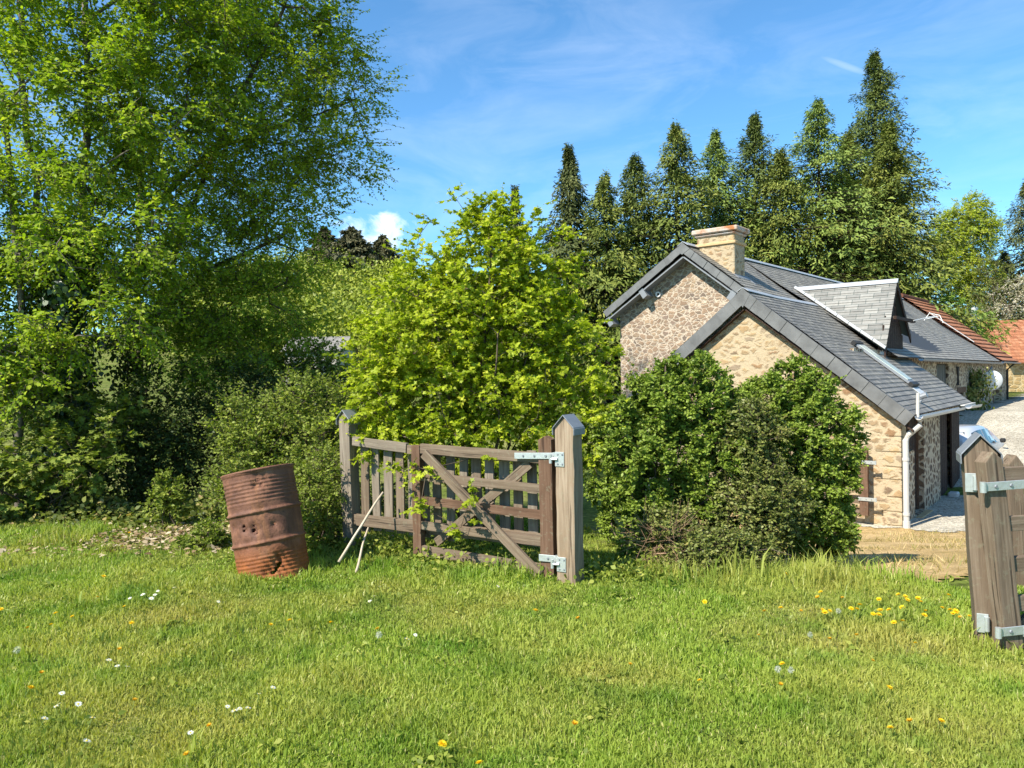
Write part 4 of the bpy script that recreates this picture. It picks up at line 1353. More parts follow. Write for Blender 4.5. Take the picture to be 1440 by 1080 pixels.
# left group : two capped posts, slatted fence between them, folded gate in front
PB = at(803, 816, 6.05); PB.z = 0
POSTYAW = R(-31)
postA = post('gate_post', 'thick pale gate post with grey metal cap carrying the folded gate', PB, 1.20, .158, POSTYAW, M_WOOD_POST)
LB = at(496, 772, 7.25); LB.z = 0
postB = post('gate_post', 'slim grey weathered post with metal cap at the far left end of the slatted fence', LB, 1.24, .125, R(-30), M_WOOD_GREY, lean=(-.02, 0))

# fence
F0 = LB + Vector((.07, -.05, 0)); F1 = PB + Vector((-.10, .16, 0))
fd = (F1 - F0).normalized(); fn = Vector((fd.y, -fd.x, 0));
if fn.y > 0: fn = -fn
fence = empty('slatted_fence', 'weathered slatted timber fence standing between the two posts behind the gate', 'fence', (F0 + F1) / 2)
FL = (F1 - F0).length
board('top_rail', M_WOOD_GREY, fence, F0 + Vector((0, 0, 1.03)) + fn * .05, F0 + fd * .62 + Vector((0, 0, .985)) + fn * .05, .085, .045)
board('top_rail', M_WOOD_RAIL, fence, F0 + fd * .63 + Vector((0, 0, .975)) + fn * .05, F1 + Vector((0, 0, .93)) + fn * .05, .075, .045)
board('bottom_rail', M_WOOD_RAIL, fence, F0 + Vector((0, 0, .30)) + fn * .045, F1 + Vector((0, 0, .27)) + fn * .045, .105, .04)
board('brace', M_WOOD_RAIL, fence, F0 + fd * .95 + Vector((0, 0, .18)) + fn * .095, F1 + fd * -.18 + Vector((0, 0, .90)) + fn * .095, .075, .035)
nb = 15
for i in range(nb):
    s = .09 + (FL - .16) * i / (nb - 1)
    b = F0 + fd * s
    board('slat', M_WOOD_GREY if i % 3 else M_WOOD_RAIL, fence, b + Vector((0, 0, .2 + JR.uniform(-.02, .02))), b + Vector((JR.uniform(-.01, .01), 0, .985 + JR.uniform(-.02, .02))), .088 + JR.uniform(-.008, .01), .02, fd)

# folded gate
G1 = PB + Vector((-.165, .075, 0)); G0 = at(590, 788, 6.72); G0.z = 0
gd = (G0 - G1).normalized(); gn = Vector((gd.y, -gd.x, 0))
if gn.y > 0: gn = -gn
GL = (G0 - G1).length
gate = empty('five_bar_gate', 'brown timber gate with diagonal brace folded back against the slatted fence', 'gate', (G0 + G1) / 2)
board('hanging_stile', M_WOOD_BROWN, gate, G1 + Vector((0, 0, .0)), G1 + Vector((-.005, 0, 1.10)), .115, .085, gd, pointed=.03, bev=.006)
board('closing_stile', M_WOOD_BROWN, gate, G0 + Vector((0, 0, .07)), G0 + Vector((0, 0, 1.02)), .085, .07, gd, bev=.006)
za = [.985, .74, .53, .315, .095]
for i, z in enumerate(za):
    k = .03 if i else .0
    board('rail', M_WOOD_RAIL if i in (0, 4) else M_WOOD_BROWN if i == 2 else M_WOOD_RAIL, gate, G1 + gd * .058 + Vector((0, 0, z - .035)) + gn * (.012), G0 - gd * .043 + Vector((0, 0, z + .01)) + gn * .012, .085 if i in (0, 4) else .07, .032)
board('brace', M_WOOD_RAIL, gate, G0 - gd * .10 + Vector((0, 0, .955)) + gn * .048, G1 + gd * .06 + Vector((0, 0, .02)) + gn * .058, .078, .034)
zt = .985
pin = PB + Vector((-.10, -.02, zt - .015))
hs, _ = strap(gate, G1 + Vector((.07, -.035, zt - .01)) + gn * .05, G1 + gd * .27 + Vector((0, 0, zt - .02)) + gn * .055, .05, gn)
hs, _ = strap(gate, G1 + Vector((.075, -.035, .16)) + gn * .05, G1 + gd * .065 + Vector((0, 0, .16)) + gn * .055, .055, gn)
fr = Matrix.Rotation(POSTYAW, 3, 'Z') @ Vector((0, -1, 0)); sd = Matrix.Rotation(POSTYAW, 3, 'Z') @ Vector((1, 0, 0))
for z in (zt - .03, .13):
    Mp = Matrix((sd, -fr, Vector((0, 0, 1)))).transposed().to_4x4(); Mp.translation = PB + fr * .083 + Vector((0, 0, z)) - sd * .035
    mb = MB(); mb.box(-.045, .035, -.004, .003, -.06, .055); pl = solid('hinge_plate', mb, M_GALV, postA, Mp, bevel=.002)
    for x in (-.02, .02):
        for zz_ in (-.04, .035):
            mb = MB(); mb.lathe([(.001, .005), (.006, .005), (.009, 0)], 8, Matrix.Translation((x, -.004, zz_)) @ Matrix.Rotation(R(90), 4, 'X')); solid('bolt', mb, M_LEAD, pl, Mp)
    mb = MB(); mb.tube([(-.075, -.02, .0), (-.02, -.012, 0)], .011, 8); mb.tube([(-.075, -.02, -.035), (-.075, -.02, .035)], .013, 10); solid('hinge_pin', mb, M_GALV, pl, Mp)

# two loose sticks leaning near the slim post
def stick(a, b, r, label):
    a, b = Vector(a), Vector(b)
    o = empty('leaning_stick', label, 'stick', b, group='sticks leaning on the fence')
    X = (a - b).normalized(); Y = X.cross(Vector((0, 0, 1))).normalized(); Zv = X.cross(Y)
    M = Matrix((X, Y, Zv)).transposed().to_4x4(); M.translation = b
    L = (a - b).length
    mb = MB(); mb.tube([(L * k / 6, .005 * math.sin(k * 1.3), .004 * math.cos(k * 1.9)) for k in range(7)], [r * (1 - .25 * k / 6) for k in range(7)], 8)
    link('shaft', mb.mesh(smooth=True), M_STICK, o, M)
stick(at(538, 692, 6.85), at(476, 790, 6.45), .0125, 'longer bare pale stick leaning against the slats beside the slim post')
stick(at(517, 742, 6.8), at(500, 806, 6.3), .011, 'shorter bare pale stick standing in the grass before the slats')

# right group : post and gate cut by the picture's edge
RB = at(1396, 893, 4.5); RB.z = 0
postC = post('gate_post', 'leaning brown capped gate post at the right edge, by the yard', RB, 1.115, .175, R(-24), M_WOOD_RAIL, lean=(-.070, .0))
gd2 = Vector((.977, .214, 0)).normalized(); gn2 = Vector((gd2.y, -gd2.x, 0))
G2 = at(1419, 893, 4.33); G2.z = 0
gate2 = empty('field_gate', 'timber field gate hanging open on the post at the right edge', 'gate', G2 + gd2 * .6)
board('hanging_stile', M_WOOD_RAIL, gate2, G2 + Vector((.0, 0, .02)), G2 + Vector((-.105, 0, 1.085)), .118, .08, gd2, pointed=.05, bev=.006)
G3 = G2 + gd2 * 1.45
board('closing_stile', M_WOOD_BROWN, gate2, G3 + Vector((0, 0, .05)), G3 + Vector((0, 0, 1.05)), .09, .07, gd2, pointed=.05, bev=.006)
for i, z in enumerate([1.0, .72, .49, .265, .08]):
    board('rail', M_WOOD_RAIL, gate2, G2 + gd2 * (.064 - .1 * z) + Vector((0, 0, z)) - gn2 * .01, G3 - gd2 * .046 + Vector((0, 0, z)) - gn2 * .01, .085, .034)
board('brace', M_WOOD_RAIL, gate2, G2 + gd2 * .08 + Vector((0, 0, .08)) - gn2 * .05, G3 - gd2 * .05 + Vector((0, 0, .92)) - gn2 * .05, .08, .032)
strap(gate2, G2 + Vector((-.185, -.03, .945)) + gn2 * .046, G2 + gd2 * .55 + Vector((0, 0, .96)) + gn2 * .052, .05, gn2)
strap(gate2, G2 + Vector((-.11, -.03, .135)) + gn2 * .046, G2 + gd2 * .07 + Vector((0, 0, .135)) + gn2 * .052, .05, gn2)
mb = MB(); mb.box(-.035, .035, -.01, .012, -.03, .03)
Mq = Matrix((gd2, -gn2, Vector((0, 0, 1)))).transposed().to_4x4(); Mq.translation = G2 + gd2 * .078 + gn2 * .05 + Vector((0, 0, .125))
solid('hinge_clip', mb, M_GALV, gate2, Mq, bevel=.003)
frC = Matrix.Rotation(R(-24), 3, 'Z') @ Vector((0, -1, 0)); sdC = Matrix.Rotation(R(-24), 3, 'Z') @ Vector((1, 0, 0))
for z in (.945, .13):
    Mp = Matrix((sdC, -frC, Vector((0, 0, 1)))).transposed().to_4x4(); Mp.translation = RB + Vector((-.075 * z / 1.075, 0, z)) + frC * .099 - sdC * .055
    mb = MB(); mb.box(-.03, .03, -.004, .003, -.055, .055); pl = solid('hinge_plate', mb, M_GALV, postC, Mp, bevel=.002)
    mb = MB(); mb.tube([(.02, -.014, .04), (.02, -.014, -.04)], .015, 10); solid('hinge_pin', mb, M_GALV, pl, Mp)
# the further post of that gateway, seen between the bars
LB2 = at(1424, 760, 5.6); LB2.z = zgs(LB2.x, 5.6)
pD = empty('timber_post', 'brown pointed post standing behind the bars of the right gate', 'post', LB2)
board('shaft', M_WOOD_RAIL, pD, LB2 + Vector((0, 0, -.1)), LB2 + Vector((0, 0, .90)), .11, .11, (1, 0, 0), pointed=.07, bev=.008)

# gate leaning at the barn gable
a0 = at(1233, 722, 14.2); a0.z = zgs(a0.x, a0.y)
vq = (fw(0, 1) - fw(0, 0)).normalized(); uu = (fw(1, 0) - fw(0, 0)).normalized()
s0 = fw(-.22, .62, 0); s0.z = zgs(s0.x, s0.y) + .22
bg = empty('barred_gate', 'brown barred gate with pale strap hinge standing against the barn gable', 'gate', s0 + vq * .7)
board('hanging_stile', M_WOOD_BROWN, bg, s0, s0 + Vector((0, 0, 1.32)), .16, .09, vq, pointed=.05)
board('closing_stile', M_WOOD_BROWN, bg, s0 + vq * 1.5, s0 + vq * 1.5 + Vector((0, 0, 1.2)), .12, .09, vq, pointed=.05)
for z in (1.05, .78, .52, .27, .06):
    board('rail', M_WOOD_RAIL, bg, s0 + vq * .085 + Vector((0, 0, z)), s0 + vq * 1.435 + Vector((0, 0, z)), .085, .04)
strap(bg, s0 - vq * .22 - uu * .06 + Vector((0, 0, 1.06)), s0 + vq * .9 - uu * .06 + Vector((0, 0, 1.06)), .07, -uu)
strap(bg, s0 - vq * .22 - uu * .06 + Vector((0, 0, .33)), s0 + vq * .1 - uu * .06 + Vector((0, 0, .33)), .07, -uu)
st0 = fw(-.5, .7, 0); st0.z = zgs(st0.x, st0.y)
stk = empty('timber_pole', 'rough dark pole leaning low against the barn gable', 'pole', st0)
mb = MB(); mb.tube([st0 + Vector((0, 0, .05)), fw(-.3, 2.1, .75)], [.05, .035], 8); link('shaft', mb.mesh(), M_WOOD_RAIL, stk, Matrix.Identity(4))

# ---------------------------------------------------------------- rusty drum
def rust_mat():
    m, nt, ns, ls = newmat('rusted steel')
    co = objco(ns)
    sp = nd(ns, 'ShaderNodeSeparateXYZ'); ls.new(co, sp.inputs[0])
    a = noise(ns, ls, co, 6, 6, .65); b = noise(ns, ls, co, 40, 4, .65); c = noise(ns, ls, mapping(ns, ls, co, (7, 7, .9)), 1.5, 4, .6)
    r = ramp(ns, [(.28, (.068, .031, .019)), (.45, (.135, .06, .036)), (.58, (.195, .088, .05)), (.75, (.25, .135, .088))]); ls.new(a.outputs['Fac'], r.inputs[0])
    o_ = ramp(ns, [(.3, (.13, .04, .013)), (.6, (.27, .085, .022)), (.8, (.36, .15, .05))]); ls.new(a.outputs['Fac'], o_.inputs[0])
    lowz = nd(ns, 'ShaderNodeMapRange'); lowz.inputs['From Min'].default_value = .36; lowz.inputs['From Max'].default_value = .20
    zz_ = mth(ns, ls, 'ADD', sp.outputs[2], mth(ns, ls, 'MULTIPLY', mth(ns, ls, 'SUBTRACT', a.outputs['Fac'], .5), .28)); ls.new(zz_, lowz.inputs['Value'])
    col = mixc(ns, ls, lowz.outputs[0], r.outputs[0], o_.outputs[0])
    st = ramp(ns, [(.58, (0, 0, 0)), (.72, (1, 1, 1))]); ls.new(c.outputs['Fac'], st.inputs[0])
    col = mixc(ns, ls, mth(ns, ls, 'MULTIPLY', st.outputs[0], .55), col, (.29, .13, .05))
    pk = ramp(ns, [(.36, (1, 1, 1)), (.42, (0, 0, 0))]); ls.new(b.outputs['Fac'], pk.inputs[0])
    col = mixc(ns, ls, mth(ns, ls, 'MULTIPLY', pk.outputs[0], .55), col, (.06, .026, .014))
    h = mth(ns, ls, 'ADD', b.outputs['Fac'], mth(ns, ls, 'MULTIPLY', a.outputs['Fac'], 1.2))
    finish(ns, ls, col, mth(ns, ls, 'ADD', .55, mth(ns, ls, 'MULTIPLY', a.outputs['Fac'], .35)), .35, h, .45, .012)
    return m
BB = at(380, 806, 6.2)
BZ = -.06
MBr = Matrix.Translation((BB.x, 6.35, BZ)) @ Matrix.Rotation(R(-10.5), 4, 'Y') @ Matrix.Rotation(R(-6.5), 4, 'X')
drum = empty('rusty_drum', 'rusty brown oil drum leaning to the left in the grass beside the fence', 'barrel', MBr.translation, rot=MBr.to_euler())
MATS_OF[drum.name] = MBr
H_ = .93; Rr = .286
prof = []
NZ = 110
for i in range(NZ + 1):
    z = H_ * i / NZ; r = Rr
    for zc in (.345, .595):
        r += .017 * math.exp(-((z - zc) / .013) ** 2)
    if .665 < z < .86: r += .0038 * math.sin((z - .665) / .0305 * 2 * PI)
    if .07 < z < .26: r += .0038 * math.sin((z - .07) / .0305 * 2 * PI)
    if z > H_ - .018 or z < .02: r += .008
    prof.append((r, z))
n_ = 128
DENTS = [(-.35, .52, .05, .010), (-.05, .47, .055, .022), (.02, .44, .03, .018), (-.33, .47, .035, .020), (.55, .47, .04, .016), (.35, .85, .09, .016), (.2, .80, .04, .018), (.45, .14, .12, .03), (.15, .10, .06, .02), (.55, .20, .05, .02), (-.75, .50, .05, .015), (.25, .595, .05, .012), (-.3, .345, .05, .010), (.4, .345, .05, .012)]
vs = []
rg = random.Random(3)
for (r, z) in prof:
    for k in range(n_):
        an = 2 * PI * k / n_
        th = (an + PI / 2 + PI) % (2 * PI) - PI      # 0 faces -Y
        rr = r
        for (dt, dz, ds, da) in DENTS:
            e = (((th - dt) * Rr) ** 2 + (z - dz) ** 2) / ds ** 2
            if e < 6: rr -= da * math.exp(-e * 1.6) * (1 + .35 * math.sin(31 * th + 50 * z))
        rr += .002 * math.sin(3 * th + 4 * z) + .0015 * math.sin(7 * th - 9 * z)
        vs.append((rr * math.cos(an), rr * math.sin(an), z))
HOLES = [(-.06, .455, .012), (-.33, .50, .010), (-.36, .465, .009), (.0, .43, .009), (.30, .84, .014), (.36, .80, .010), (.38, .12, .022), (.50, .15, .02), (.28, .10, .016), (.57, .475, .010), (-.02, .49, .008)]
fs = []
for i in range(NZ):
    for k in range(n_):
        k2 = (k + 1) % n_
        an = 2 * PI * (k + .5) / n_; th = (an + PI / 2 + PI) % (2 * PI) - PI; z = H_ * (i + .5) / NZ
        if any(((th - h[0]) * Rr) ** 2 + (z - h[1]) ** 2 < h[2] ** 2 * (1 + .5 * math.sin(5 * th * 20 + z * 90)) for h in HOLES): continue
        fs.append((i * n_ + k, i * n_ + k2, (i + 1) * n_ + k2, (i + 1) * n_ + k))
M_RUST = rust_mat()
body = link('body', mesh_from(vs, fs, smooth=True), M_RUST, drum, MBr)
sm = body.modifiers.new('thickness', 'SOLIDIFY'); sm.thickness = .003; sm.offset = -1
mb = MB(); mb.lathe([(Rr + .004, H_ - .012), (Rr + .011, H_ - .006), (Rr + .011, H_ + .006), (Rr + .002, H_ + .009), (Rr - .006, H_ + .002), (Rr - .006, H_ - .012)], 96)
link('rim', mb.mesh(smooth=True), M_RUST, drum, MBr)
# ---------------------------------------------------------------- leaves and bark
L_MAPLE = leaf_mat('fresh maple leaf', [(0, (0.152, 0.204, 0.012)), (.35, (0.280, 0.342, 0.019)), (.7, (0.420, 0.479, 0.029)), (1, (0.584, 0.552, 0.063))], .42)
L_BIG = leaf_mat('spring tree leaf', [(0, (0.109, 0.186, 0.015)), (.4, (0.219, 0.312, 0.022)), (.75, (0.365, 0.438, 0.034)), (1, (0.540, 0.543, 0.061))], .45, .55, .18)
L_FINE = leaf_mat('fine olive leaf', [(0, (0.133, 0.205, 0.020)), (.45, (0.267, 0.353, 0.031)), (.8, (0.410, 0.474, 0.049)), (1, (0.586, 0.587, 0.088))], .48, .6, .12)
L_HEDGE = leaf_mat('evergreen leaf', [(0, (0.079, 0.127, 0.013)), (.45, (0.177, 0.247, 0.030)), (.8, (0.269, 0.350, 0.052)), (1, (0.403, 0.459, 0.104))], .28, .5, .25)
L_OLIVE = leaf_mat('dull bronze green leaf', [(0, (0.062, 0.084, 0.014)), (.4, (0.131, 0.160, 0.033)), (.75, (0.222, 0.236, 0.058)), (1, (0.333, 0.274, 0.089))], .2, .5, .3)
L_DARK = leaf_mat('shade leaf', [(0, (0.030, 0.053, 0.012)), (.5, (0.060, 0.093, 0.019)), (1, (0.128, 0.150, 0.034))], .25)  # dark leaf tones: the shade under the trees is put into the colour
L_IVY = leaf_mat('ivy leaf', [(0, (.012, .035, .009)), (.5, (.025, .062, .014)), (1, (.07, .12, .03))], .15, .35, .5)
L_SHRUB = leaf_mat('mid green shrub leaf', [(0, (0.089, 0.129, 0.018)), (.5, (0.184, 0.233, 0.034)), (.8, (0.278, 0.321, 0.055)), (1, (0.392, 0.384, 0.090))], .33, .55, .2)
L_BRAMBLE = leaf_mat('bramble leaf', [(0, (0.052, 0.078, 0.015)), (.5, (0.130, 0.163, 0.033)), (.85, (0.247, 0.260, 0.066)), (1, (0.390, 0.286, 0.132))], .3)
L_CYP = leaf_mat('cypress spray', [(0, (0.049, 0.072, 0.015)), (.5, (0.132, 0.163, 0.030)), (.8, (0.222, 0.235, 0.048)), (1, (0.329, 0.301, 0.075))], .08, .6, .15)
L_CYPD = leaf_mat('dark cypress spray', [(0, (0.033, 0.056, 0.015)), (.5, (0.089, 0.119, 0.027)), (.85, (0.152, 0.183, 0.043)), (1, (0.229, 0.224, 0.062))], .08, .6, .15)
L_CYPB = leaf_mat('pale cypress spray', [(0, (0.061, 0.105, 0.020)), (.5, (0.152, 0.211, 0.043)), (.85, (0.237, 0.287, 0.062)), (1, (0.321, 0.336, 0.094))], .08, .6, .15)
L_SPRUCE = leaf_mat('spruce spray', [(0, (0.034, 0.048, 0.016)), (.5, (0.085, 0.103, 0.031)), (.85, (0.152, 0.156, 0.050)), (1, (0.229, 0.201, 0.070))], .05, .6, .15)
L_BIRCH = leaf_mat('birch leaf', [(0, (0.194, 0.264, 0.022)), (.5, (0.340, 0.401, 0.031)), (1, (0.551, 0.527, 0.055))], .4)
L_LIME = leaf_mat('lime green shrub leaf', [(0, (.10, .20, .02)), (.5, (.17, .30, .035)), (1, (.26, .38, .06))], .4)
L_BLOSSOM = leaf_mat('pale blossom', [(0, (.34, .29, .20)), (.5, (.52, .47, .37)), (1, (.68, .63, .54))], .3)
L_BUD = leaf_mat('pale buds', [(0, (.18, .19, .10)), (1, (.34, .34, .20))], .3)
L_WOOD = leaf_mat('distant woodland', [(0, (0.130, 0.173, 0.017)), (.5, (0.220, 0.260, 0.028)), (1, (0.300, 0.323, 0.039))], .2)
L_WOODC = leaf_mat('distant conifer', [(0, (0.048, 0.051, 0.026)), (.5, (0.088, 0.088, 0.040)), (1, (0.144, 0.128, 0.064))], .05)
L_GRASS = leaf_mat('lawn blades', [(0, (0.171, 0.251, 0.029)), (.3, (0.274, 0.374, 0.052)), (.65, (0.392, 0.481, 0.085)), (.85, (0.535, 0.567, 0.156)), (1, (0.757, 0.658, 0.324))], .42, .45, .3,
                   (1.15, 1.2, .5), patch=(.7, .42, .66, (.45, .40, .11), .75, 1.5, .50, .64, (.62, .78, .62)))
B_BROWN = bark_mat('brown bark', (.045, .035, .025), (.16, .125, .09))
B_GREY = bark_mat('grey bark', (.07, .06, .05), (.22, .19, .155))
B_DARK = bark_mat('dark bark', (.02, .016, .012), (.07, .055, .04))
B_PALE = bark_mat('pale bark', (.22, .20, .17), (.45, .42, .37), 4)

def P(px, py, Y):
    v = at(px, py, Y); return (v.x, v.y, v.z)
def G(px, Y, dz=0.0):
    v = at(px, 600, Y); return (v.x, Y, zgs(v.x, Y) + dz)

# ---- maple behind the gate
b = np.array(G(672, 7.65))
tr = []
mrng = np.random.default_rng(4)
for (px, py, Y) in ((560, 480, 7.9), (600, 420, 7.7), (640, 360, 7.9), (690, 330, 7.7), (730, 370, 8.0), (770, 430, 7.7), (800, 520, 7.9), (540, 560, 7.4), (700, 470, 7.2), (640, 500, 8.4), (760, 560, 7.2)):
    e = np.array(P(px, py, Y))
    mid = b + (e - b) * .45 + np.array([0, 0, .18]) + mrng.normal(size=3) * .06
    tr.append([b + mrng.normal(size=3) * .05 * np.array([1, 1, 0]), mid, e])
blobs = [(P(655, 560, 7.8), (1.12, .95, .75)), (P(655, 470, 7.9), (1.15, .95, .72)), (P(560, 520, 7.7), (.55, .7, .62)), (P(770, 500, 7.8), (.68, .75, .72)), (P(700, 380, 7.9), (.62, .65, .55)),
         (P(600, 400, 7.9), (.42, .5, .42)), (P(690, 318, 7.9), (.30, .34, .30)), (P(755, 365, 7.9), (.40, .42, .40)), (P(540, 590, 7.6), (.42, .5, .32)), (P(640, 625, 7.3), (.85, .5, .22)), (P(820, 590, 7.6), (.42, .5, .42))]
ext = [P(600, 660, 6.6), P(575, 655, 6.75), P(665, 690, 6.35), P(648, 742, 6.4), P(592, 706, 6.6), P(680, 640, 6.45),
       P(642, 280, 7.9), P(655, 300, 7.9), P(668, 290, 7.9), P(692, 280, 7.9), P(700, 300, 7.9), P(720, 290, 7.9), P(605, 310, 8.0), P(590, 330, 8), P(575, 345, 8), P(760, 295, 7.8), P(748, 310, 7.9), P(840, 600, 7.4), P(850, 620, 7.3)]
plant('maple_tree', 'bright yellow green young maple growing up behind the folded gate', 'tree', tuple(b), tr, blobs, 1150, 5, .23, 12, .053, MAPLE, L_MAPLE, B_BROWN,
      seed=21, shell=.75, flat=.55, droop=.25, rtip=.0036, expo=.42, rmax=.05, seg=.22, extra=ext, upn=.9, nn=.6, updir=.1, stem='stems')

# ---- big trees at the left
def cutleft(T): return np.ones(len(T), bool)
# (1) nearer, brighter, multi-stemmed, ivy on one trunk
b = np.array(G(75, 10.2))
tr = [[b, P(70, 560, 10.2), P(60, 350, 10.3), P(35, 150, 10.4), P(20, -120, 10.5), P(10, -420, 10.6)],
      [np.array(G(105, 10.5)), P(108, 520, 10.5), P(118, 300, 10.6), P(120, 40, 10.7), P(125, -250, 10.8)],
      [np.array(G(25, 10.0)), P(30, 420, 10.0), P(8, 180, 10.0), P(-20, -80, 10.1)],
      [np.array(G(-90, 10.4)), P(-100, 400, 10.4), P(-130, 80, 10.5), P(-140, -250, 10.5)]]
blobs = [(P(60, 130, 9.9), (2.0, 1.5, 1.6)), (P(180, 150, 10.2), (1.5, 1.4, 1.3)), (P(60, 330, 9.7), (1.7, 1.2, 1.1)), (P(190, 330, 9.9), (1.1, 1.0, .8)), (P(100, -80, 10.2), (2.6, 1.8, 1.4)), (P(-100, 250, 10.2), (1.6, 1.5, 2.6)), (P(130, 440, 9.6), (1.3, .9, .55)), (P(10, 500, 9.4), (1.0, .9, .6)), (P(20, 360, 10.4), (1.5, 1.0, 1.0)), (P(-30, 440, 10.3), (1.4, 1.0, 1.0)), (P(290, 60, 10.4), (1.0, 1.0, .9)), (P(60, -330, 10.5), (2.4, 1.8, 1.6))]
plant('broadleaf_tree', 'tall bright green tree with several upright trunks at the far left', 'tree', tuple(b), tr, blobs, 1900, 6, .45, 10, .078, OVAL, L_BIG, B_GREY,
      seed=31, shell=.9, flat=.5, droop=.22, rtip=.0055, expo=.44, rmax=.17, seg=.45, upn=1.0, nn=.5, clump=170)
# (2) further right, layered drooping sprays
b = np.array(G(192, 12.6))
tr = [[b, P(192, 560, 12.6), P(196, 300, 12.6), P(205, 60, 12.7), P(215, -200, 12.8), P(220, -480, 12.9)],
      [np.array(P(192, 520, 12.6)), P(255, 330, 12.3), P(330, 150, 12.0), P(400, 10, 11.8)],
      [np.array(P(193, 480, 12.6)), P(290, 380, 12.2), P(400, 330, 11.9)],
      [np.array(P(196, 300, 12.6)), P(300, 210, 12.6), P(410, 170, 12.6), P(500, 140, 12.6)],
      [np.array(P(205, 60, 12.7)), P(290, -60, 12.6), P(400, -120, 12.6)],
      [np.array(P(192, 560, 12.6)), P(140, 380, 12.9), P(100, 150, 13.2)]]
blobs = [(P(350, 70, 12.3), (1.9, 1.9, .75)), (P(430, 120, 12.4), (1.25, 1.5, .30)), (P(380, 190, 12.3), (1.7, 1.8, .42)), (P(430, 225, 12.4), (1.15, 1.4, .28)), (P(340, 280, 12.2), (1.7, 1.8, .48)), (P(330, 360, 12.0), (1.5, 1.7, .42)),
         (P(390, 300, 12.2), (.75, 1.1, .22)), (P(320, 430, 11.8), (1.45, 1.5, .45)), (P(370, 20, 12.4), (1.75, 1.7, .5)), (P(320, -60, 12.4), (2.0, 2, .9)), (P(230, 200, 12.4), (1.6, 1.8, 1.8)), (P(250, 420, 12.2), (1.4, 1.5, .8)), (P(300, 500, 11.6), (1.1, 1.2, .5)), (P(230, -260, 12.8), (2.6, 2.2, 1.4)),
         (P(480, 130, 12.5), (.62, .8, .16)), (P(475, 60, 12.5), (.5, .8, .22)), (P(470, 215, 12.5), (.5, .7, .16)), (P(400, 400, 11.9), (.5, .9, .25)), (P(400, 455, 11.8), (.6, .8, .3)), (P(340, 480, 11.6), (.8, .8, .35))]
ext = [P(x, y, 12.5) for x, y in ((520, 122), (540, 118), (500, 112), (515, 192), (525, 205), (498, 200), (505, 245), (520, 250), (490, 240), (470, 290), (452, 296), (462, 60), (485, 40), (510, 55), (515, 85), (525, 160), (505, 165), (495, 20), (470, 10), (440, 320), (425, 330), (500, 75), (530, 125), (488, 180))]
plant('broadleaf_tree', 'tall olive green tree with wide layered drooping branches against the sky', 'tree', tuple(b), tr, blobs, 2150, 6, .48, 11, .070, OVAL, L_FINE, B_BROWN,
      seed=37, shell=.8, flat=.28, droop=.20, rtip=.0045, expo=.46, rmax=.2, seg=.5, extra=ext, upn=1.3, nn=.45, sag=.05)
# ivy coat on the left trunk
def ivy(name, label, base, axis, rad, n, seed, leaf=.085, mat=None):
    rng = np.random.default_rng(seed)
    ax = [np.array(a, float) for a in axis]
    s = rng.random(n) * (len(ax) - 1)
    i = np.minimum(s.astype(int), len(ax) - 2); f = (s - i)[:, None]
    A = np.array(ax)
    c = A[i] * (1 - f) + A[i + 1] * f
    an = rng.random(n) * 2 * PI
    d = np.stack([np.cos(an), np.sin(an), rng.normal(size=n) * .3], 1)
    lump = 1 + .35 * np.sin(c[:, 2] * 3 + an * 2) + .25 * np.sin(c[:, 2] * 7 - an)
    C = c + d * (rad * lump * (.45 + .6 * rng.random(n)))[:, None]
    D = np.stack([rng.normal(size=n) * .5, rng.normal(size=n) * .5, -np.ones(n)], 1)
    o = empty(name, label, 'ivy', base)
    V = leaf_verts(C, D, d + rng.normal(size=(n, 3)) * .4, leaf * rng.uniform(.6, 1.2, n), OVAL, 1.35)
    link('foliage', poly_mesh(V, 6, rng.random(n), 'ivy'), mat or L_IVY, o, Matrix.Identity(4))
    mb = MB()
    for k in range(5):
        an = k * 1.3
        mb.tube([a + np.array([math.cos(an + j * .5), math.sin(an + j * .5), 0]) * rad * .42 for j, a in enumerate(ax)], .014, 5)
    link('stem', mb.mesh(), B_BROWN, o, Matrix.Identity(4))
ivy('climbing_ivy', 'dark ivy sheathing the left tree trunk from ground to crown', G(100, 10.1), [G(98, 10.1), P(100, 600, 10.1), P(85, 480, 10.1), P(95, 400, 10.1), P(115, 320, 10.3)], .36, 5200, 3)
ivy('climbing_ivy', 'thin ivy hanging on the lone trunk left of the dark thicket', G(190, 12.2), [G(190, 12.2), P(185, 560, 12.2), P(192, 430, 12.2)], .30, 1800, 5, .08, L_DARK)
iv = [fw(16.2, 1.2, 0), fw(17.0, 1.18, 1.2), fw(17.6, 1.18, 2.3), fw(18.2, 1.18, 3.0)]
ivy('wall_creeper', 'dark creeper growing up the farmhouse wall below the eave', iv[0], iv, .55, 2600, 6, .12, L_OLIVE)

# dark thicket under the trees and hedgerow shrubs
def shrub(name, label, px, Y, blobs, n, m, L, k, leaf, lm, seed, tmpl=OVAL, bm=B_BROWN, ns=7, cat='shrub', group=None, **kw):
    b = np.array(G(px, Y))
    rng = np.random.default_rng(seed)
    tr = []
    for i in range(ns):
        bl = blobs[i % len(blobs)]
        e = np.array(bl[0]) + rng.normal(size=3) * np.array(bl[1]) * .45
        e[2] = max(e[2], b[2] + .15)
        s = b + np.array([rng.normal() * .12, rng.normal() * .12, 0])
        tr.append([s, s + (e - s) * .5 + np.array([0, 0, .08]), e])
    args = dict(shell=.7, flat=.8, droop=.05, rtip=.0035, expo=.42, rmax=.05, seg=.2, upn=.5, nn=.8, stem='stems', crown='foliage')
    args.update(kw)
    return plant(name, label, cat, tuple(b), tr, blobs, n, m, L, k, leaf, tmpl, lm, bm, seed=seed, group=group, **args)

